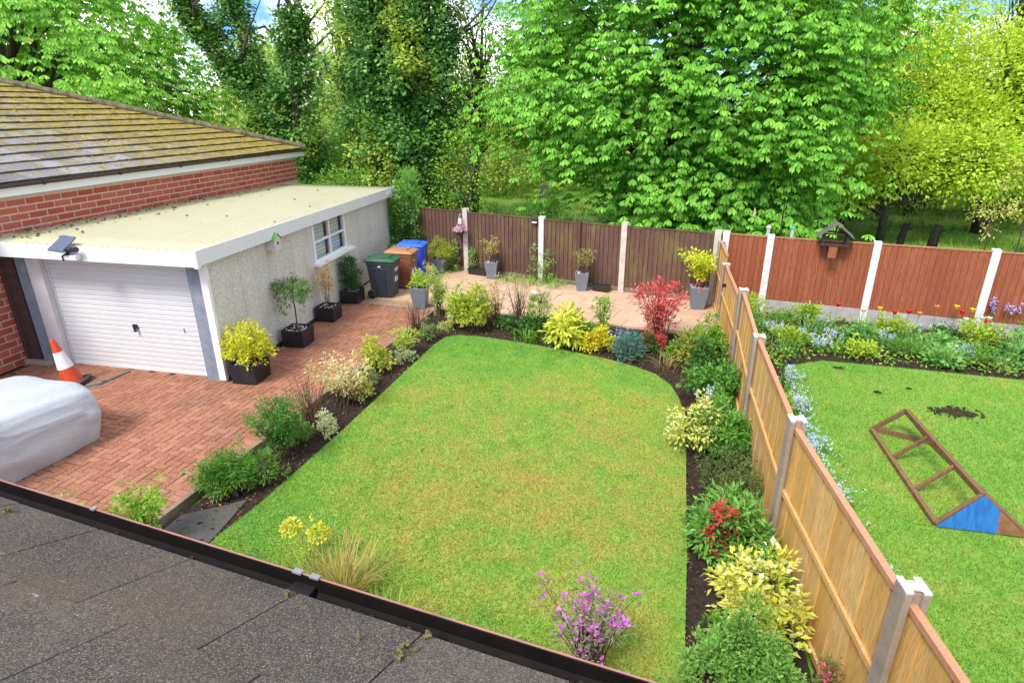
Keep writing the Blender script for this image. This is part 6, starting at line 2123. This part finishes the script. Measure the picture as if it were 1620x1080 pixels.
# shrubs between garage and churchyard
crown_tree('hawthorn', 'mid green hawthorn beyond the garage roof', (-15.2, 30.0), 4.6, [(0, 0, 3.0, 2.4, 2, 1.7), (-1.6, 0, 1.9, 1.4, 1.4, 1.2)], MIDT, .13, 6500, 56, .14)
crown_tree('holly', 'dense green tree between the hawthorn and the ivy column', (-13.0, 27.0), 6.5, [(0, 0, 4.0, 1.9, 1.6, 2.4), (.9, 0, 2.2, 1.4, 1.2, 1.5)], [(0.06, 0.16, 0.02), (0.12, 0.25, 0.03), (0.2, 0.34, 0.05)], .13, 6000, 57, .16)
crown_tree('hedge_shrub', 'light green shrub just beyond the far end of the garage roof', (-10.9, 20.4), 2.7, [(0, 0, 1.5, 1.5, .9, 1.0), (-1.9, .2, 1.0, 1.4, .8, .8)], [(0.12, 0.26, 0.025), (0.2, 0.36, 0.04), (0.28, 0.42, 0.06)], .12, 5200, 58, .07)
crown_tree('hedge_shrub', 'low dark leafy hedge behind the corrugated garage roof', (-13.2, 19.6), 2.4, [(0, 0, 1.5, 1.6, .8, .7), (1.8, .4, 1.5, 1.3, .8, .75)], [(0.05, 0.15, 0.02), (0.1, 0.24, 0.03), (0.18, 0.32, 0.05)], .12, 4200, 59, .07)
# yellow green trees on the right
crown_tree('maple_tree', 'tall yellow green maple directly right of the chestnut', (8.1, 29.5), 13, [(0, 0, 7.0, 3.2, 3, 4.4), (-.8, -1, 3.4, 2.6, 2.2, 1.8), (1.5, -1, 4.8, 3.0, 2.6, 2.4), (-.8, 0, 11.0, 2.0, 2, 2.4)], YG, .17, 30000, 61, .28, limbs=90, sub=.8)
crown_tree('maple_tree', 'low spreading yellow green maple behind the bird table', (7.6, 24.0), 5.2, [(0, 0, 2.9, 2.2, 1.6, 1.2), (2.3, 0, 2.7, 2.0, 1.4, 1.3), (-1.5, 0, 2.1, 1.3, 1.2, .9)], YG, .15, 14000, 62, .14, limbs=70)
crown_tree('maple_tree', 'yellow green maple filling the right edge of the picture', (11.9, 27.0), 8.5, [(0, 0, 4.6, 3.2, 3, 3.0), (-1.8, -1, 3.4, 2.4, 2.2, 1.9), (2.2, -1, 5.8, 2.6, 2, 2.2)], YG, .17, 28000, 63, .26, limbs=80, sub=.8)
crown_tree('birch_tree', 'airy pale tree against the sky at the top right', (15.4, 36.0), 16, [(0, 0, 13.0, 3.0, 2.6, 3.2), (1, 0, 9.0, 3.4, 2.6, 3.0)], [(0.16, 0.26, 0.05), (0.26, 0.36, 0.07), (0.34, 0.42, 0.1)], .16, 6000, 64, .22, limbs=110, sub=1.0)
crown_tree('laurel', 'dark evergreen bush at the right edge behind the red fence', (12.6, 22.0), 3.6, [(0, 0, 1.9, 1.8, 1.2, 1.5)], IVY, .15, 3600, 65, .12)
crown_tree('yew', 'dark shadowy evergreen under the low maple behind the bird table', (5.6, 27.0), 5.0, [(0, 0, 2.2, 2.6, 1.8, 1.9), (2.6, 0, 2.6, 2.0, 1.6, 1.8)], [(0.012, 0.035, 0.01), (0.025, 0.06, 0.015), (0.04, 0.09, 0.02)], .16, 5200, 66, .2)
for i, (x, y, h, lab) in enumerate(((9.2, 20.2, 3.0, 'slim young sapling behind the third red panel'), (9.9, 20.0, 3.4, 'taller young sapling left of the dark evergreen bush'), (11.0, 18.8, 2.2, 'pale stemmed sapling near the right edge behind the red fence'))):
    crown_tree('sapling', lab, (x, y), h, [(0, 0, h * .7, .7, .6, h * .32)], [(0.28, 0.32, 0.06), (0.38, 0.4, 0.1), (0.42, 0.3, 0.12)], .09, 420, 70 + i, .025, limbs=16, bark='twig', sub=.25)

# tree stumps, gravestones
for x, y, h, w, lab in ((8.0, 23.2, .85, .11, 'slim dark stump behind the red fence'), (8.75, 22.6, .95, .15, 'thicker black stump beside the slim one')):
    mb = MB().tube([(0, 0, -.1), (.02, 0, h * .5), (.08, 0, h)], [w * 1.1, w, w * .8], 9)
    mb.tube([(.04, 0, h * .75), (.30, 0, h * .85)], [w * .5, w * .3], 7)
    tag(mb.build('tree_stump', m_bark('black_bark', (0.008, 0.007, 0.006), (0.03, 0.026, 0.022)), loc=(x, y, -.05)), lab, 'stump', 'stumps beyond the red fence')
gs = m_concrete('gravestone', (0.30, 0.28, 0.26), .4)
for x, y, w, h, rz, lab in ((-24.6, 41.0, .8, 1.0, .4, 'rounded gravestone on the grass beyond the garage'), (-20.8, 46.5, .7, .9, .2, 'far pale gravestone behind the shrubs left of the ivy column'), (-5.9, 30.6, .5, 1.05, .1, 'dark upright gravestone on the grass seen over the brown fence'),
                            (-22.8, 45.0, .7, .9, .3, 'small far gravestone beside the rounded one')):
    pl = [(-w / 2, 0), (w / 2, 0), (w / 2, h * .75)] + [(w / 2 * math.cos(t), h * .75 + h * .25 * math.sin(t)) for t in np.linspace(.3, 2.84, 7)] + [(-w / 2, h * .75)]
    mb = MB()
    n = len(pl)
    mb.add([(p[0], -.08, p[1]) for p in pl] + [(p[0], .08, p[1]) for p in pl], [tuple(range(n)), tuple(reversed(range(n, 2 * n)))] + [(k, n + k, n + (k + 1) % n, (k + 1) % n) for k in range(n)])
    o = mb.build('gravestone', gs, loc=(x, y, -.1), bevel=.01)
    o.rotation_euler = (0, 0, rz)
    tag(o, lab, 'gravestone', 'gravestones')
gsh = crown_tree('bush', 'low bright green bush on the churchyard grass behind the brown fence', (-4.9, 24.8), 1.2, [(0, 0, .45, 1.1, .8, .45)], [(0.08, 0.24, 0.02), (0.13, 0.34, 0.03)], .10, 1500, 75, .03, limbs=8)

# far woodland: reads as one mass
wr = np.random.default_rng(99)
Vs, Fs, o, tm = [], [], 0, MB()
for k in range(70):
    a_ = rad(wr.uniform(-58, 34))
    dist = wr.uniform(44, 80)
    x, y = dist * math.sin(a_), dist * math.cos(a_)
    hh = wr.uniform(6, 12) * (dist / 60)
    m = 46
    d = rdir(wr, m, -.9, 1)
    C = np.array([x, y, hh * .55]) + d * (wr.uniform(.3, 1, m) ** .5)[:, None] * np.array([hh * .42, hh * .42, hh * .5])
    V, F = tuft_leaves(wr, C, d, 22, 1.1, .42, .65, .1)
    Vs.append(V)
    Fs.append(F + o)
    o += len(V)
    tm.tube([(x, y, -.1), (x + wr.normal(0, .3), y, hh * .5), (x + wr.normal(0, .6), y, hh * .95)], [.22, .15, .03], 6)
for k in range(60):
    a_ = rad(wr.uniform(-40, 32))
    dist = wr.uniform(33, 44)
    x, y = dist * math.sin(a_), dist * math.cos(a_)
    hh = wr.uniform(2.6, 5.0)
    m = 40
    d = rdir(wr, m, -.9, 1)
    C = np.array([x, y, hh * .5]) + d * (wr.uniform(.3, 1, m) ** .5)[:, None] * np.array([hh * .62, hh * .5, hh * .5])
    V, F = tuft_leaves(wr, C, d, 26, .6, .24, .65, .1)
    Vs.append(V)
    Fs.append(F + o)
    o += len(V)
wood = link('woodland', npmesh('woodland', np.concatenate(Vs), np.concatenate(Fs)), leafmat([(0.13, 0.22, 0.03), (0.2, 0.3, 0.04), (0.28, 0.36, 0.07), (0.1, 0.2, 0.03)]))
tag(wood, 'distant yellow green spring woodland beyond the churchyard', 'woodland', kind='stuff')
tag(tm.build('woodland_trunks', m_bark()), 'dark trunks of the distant woodland', 'woodland', kind='stuff')
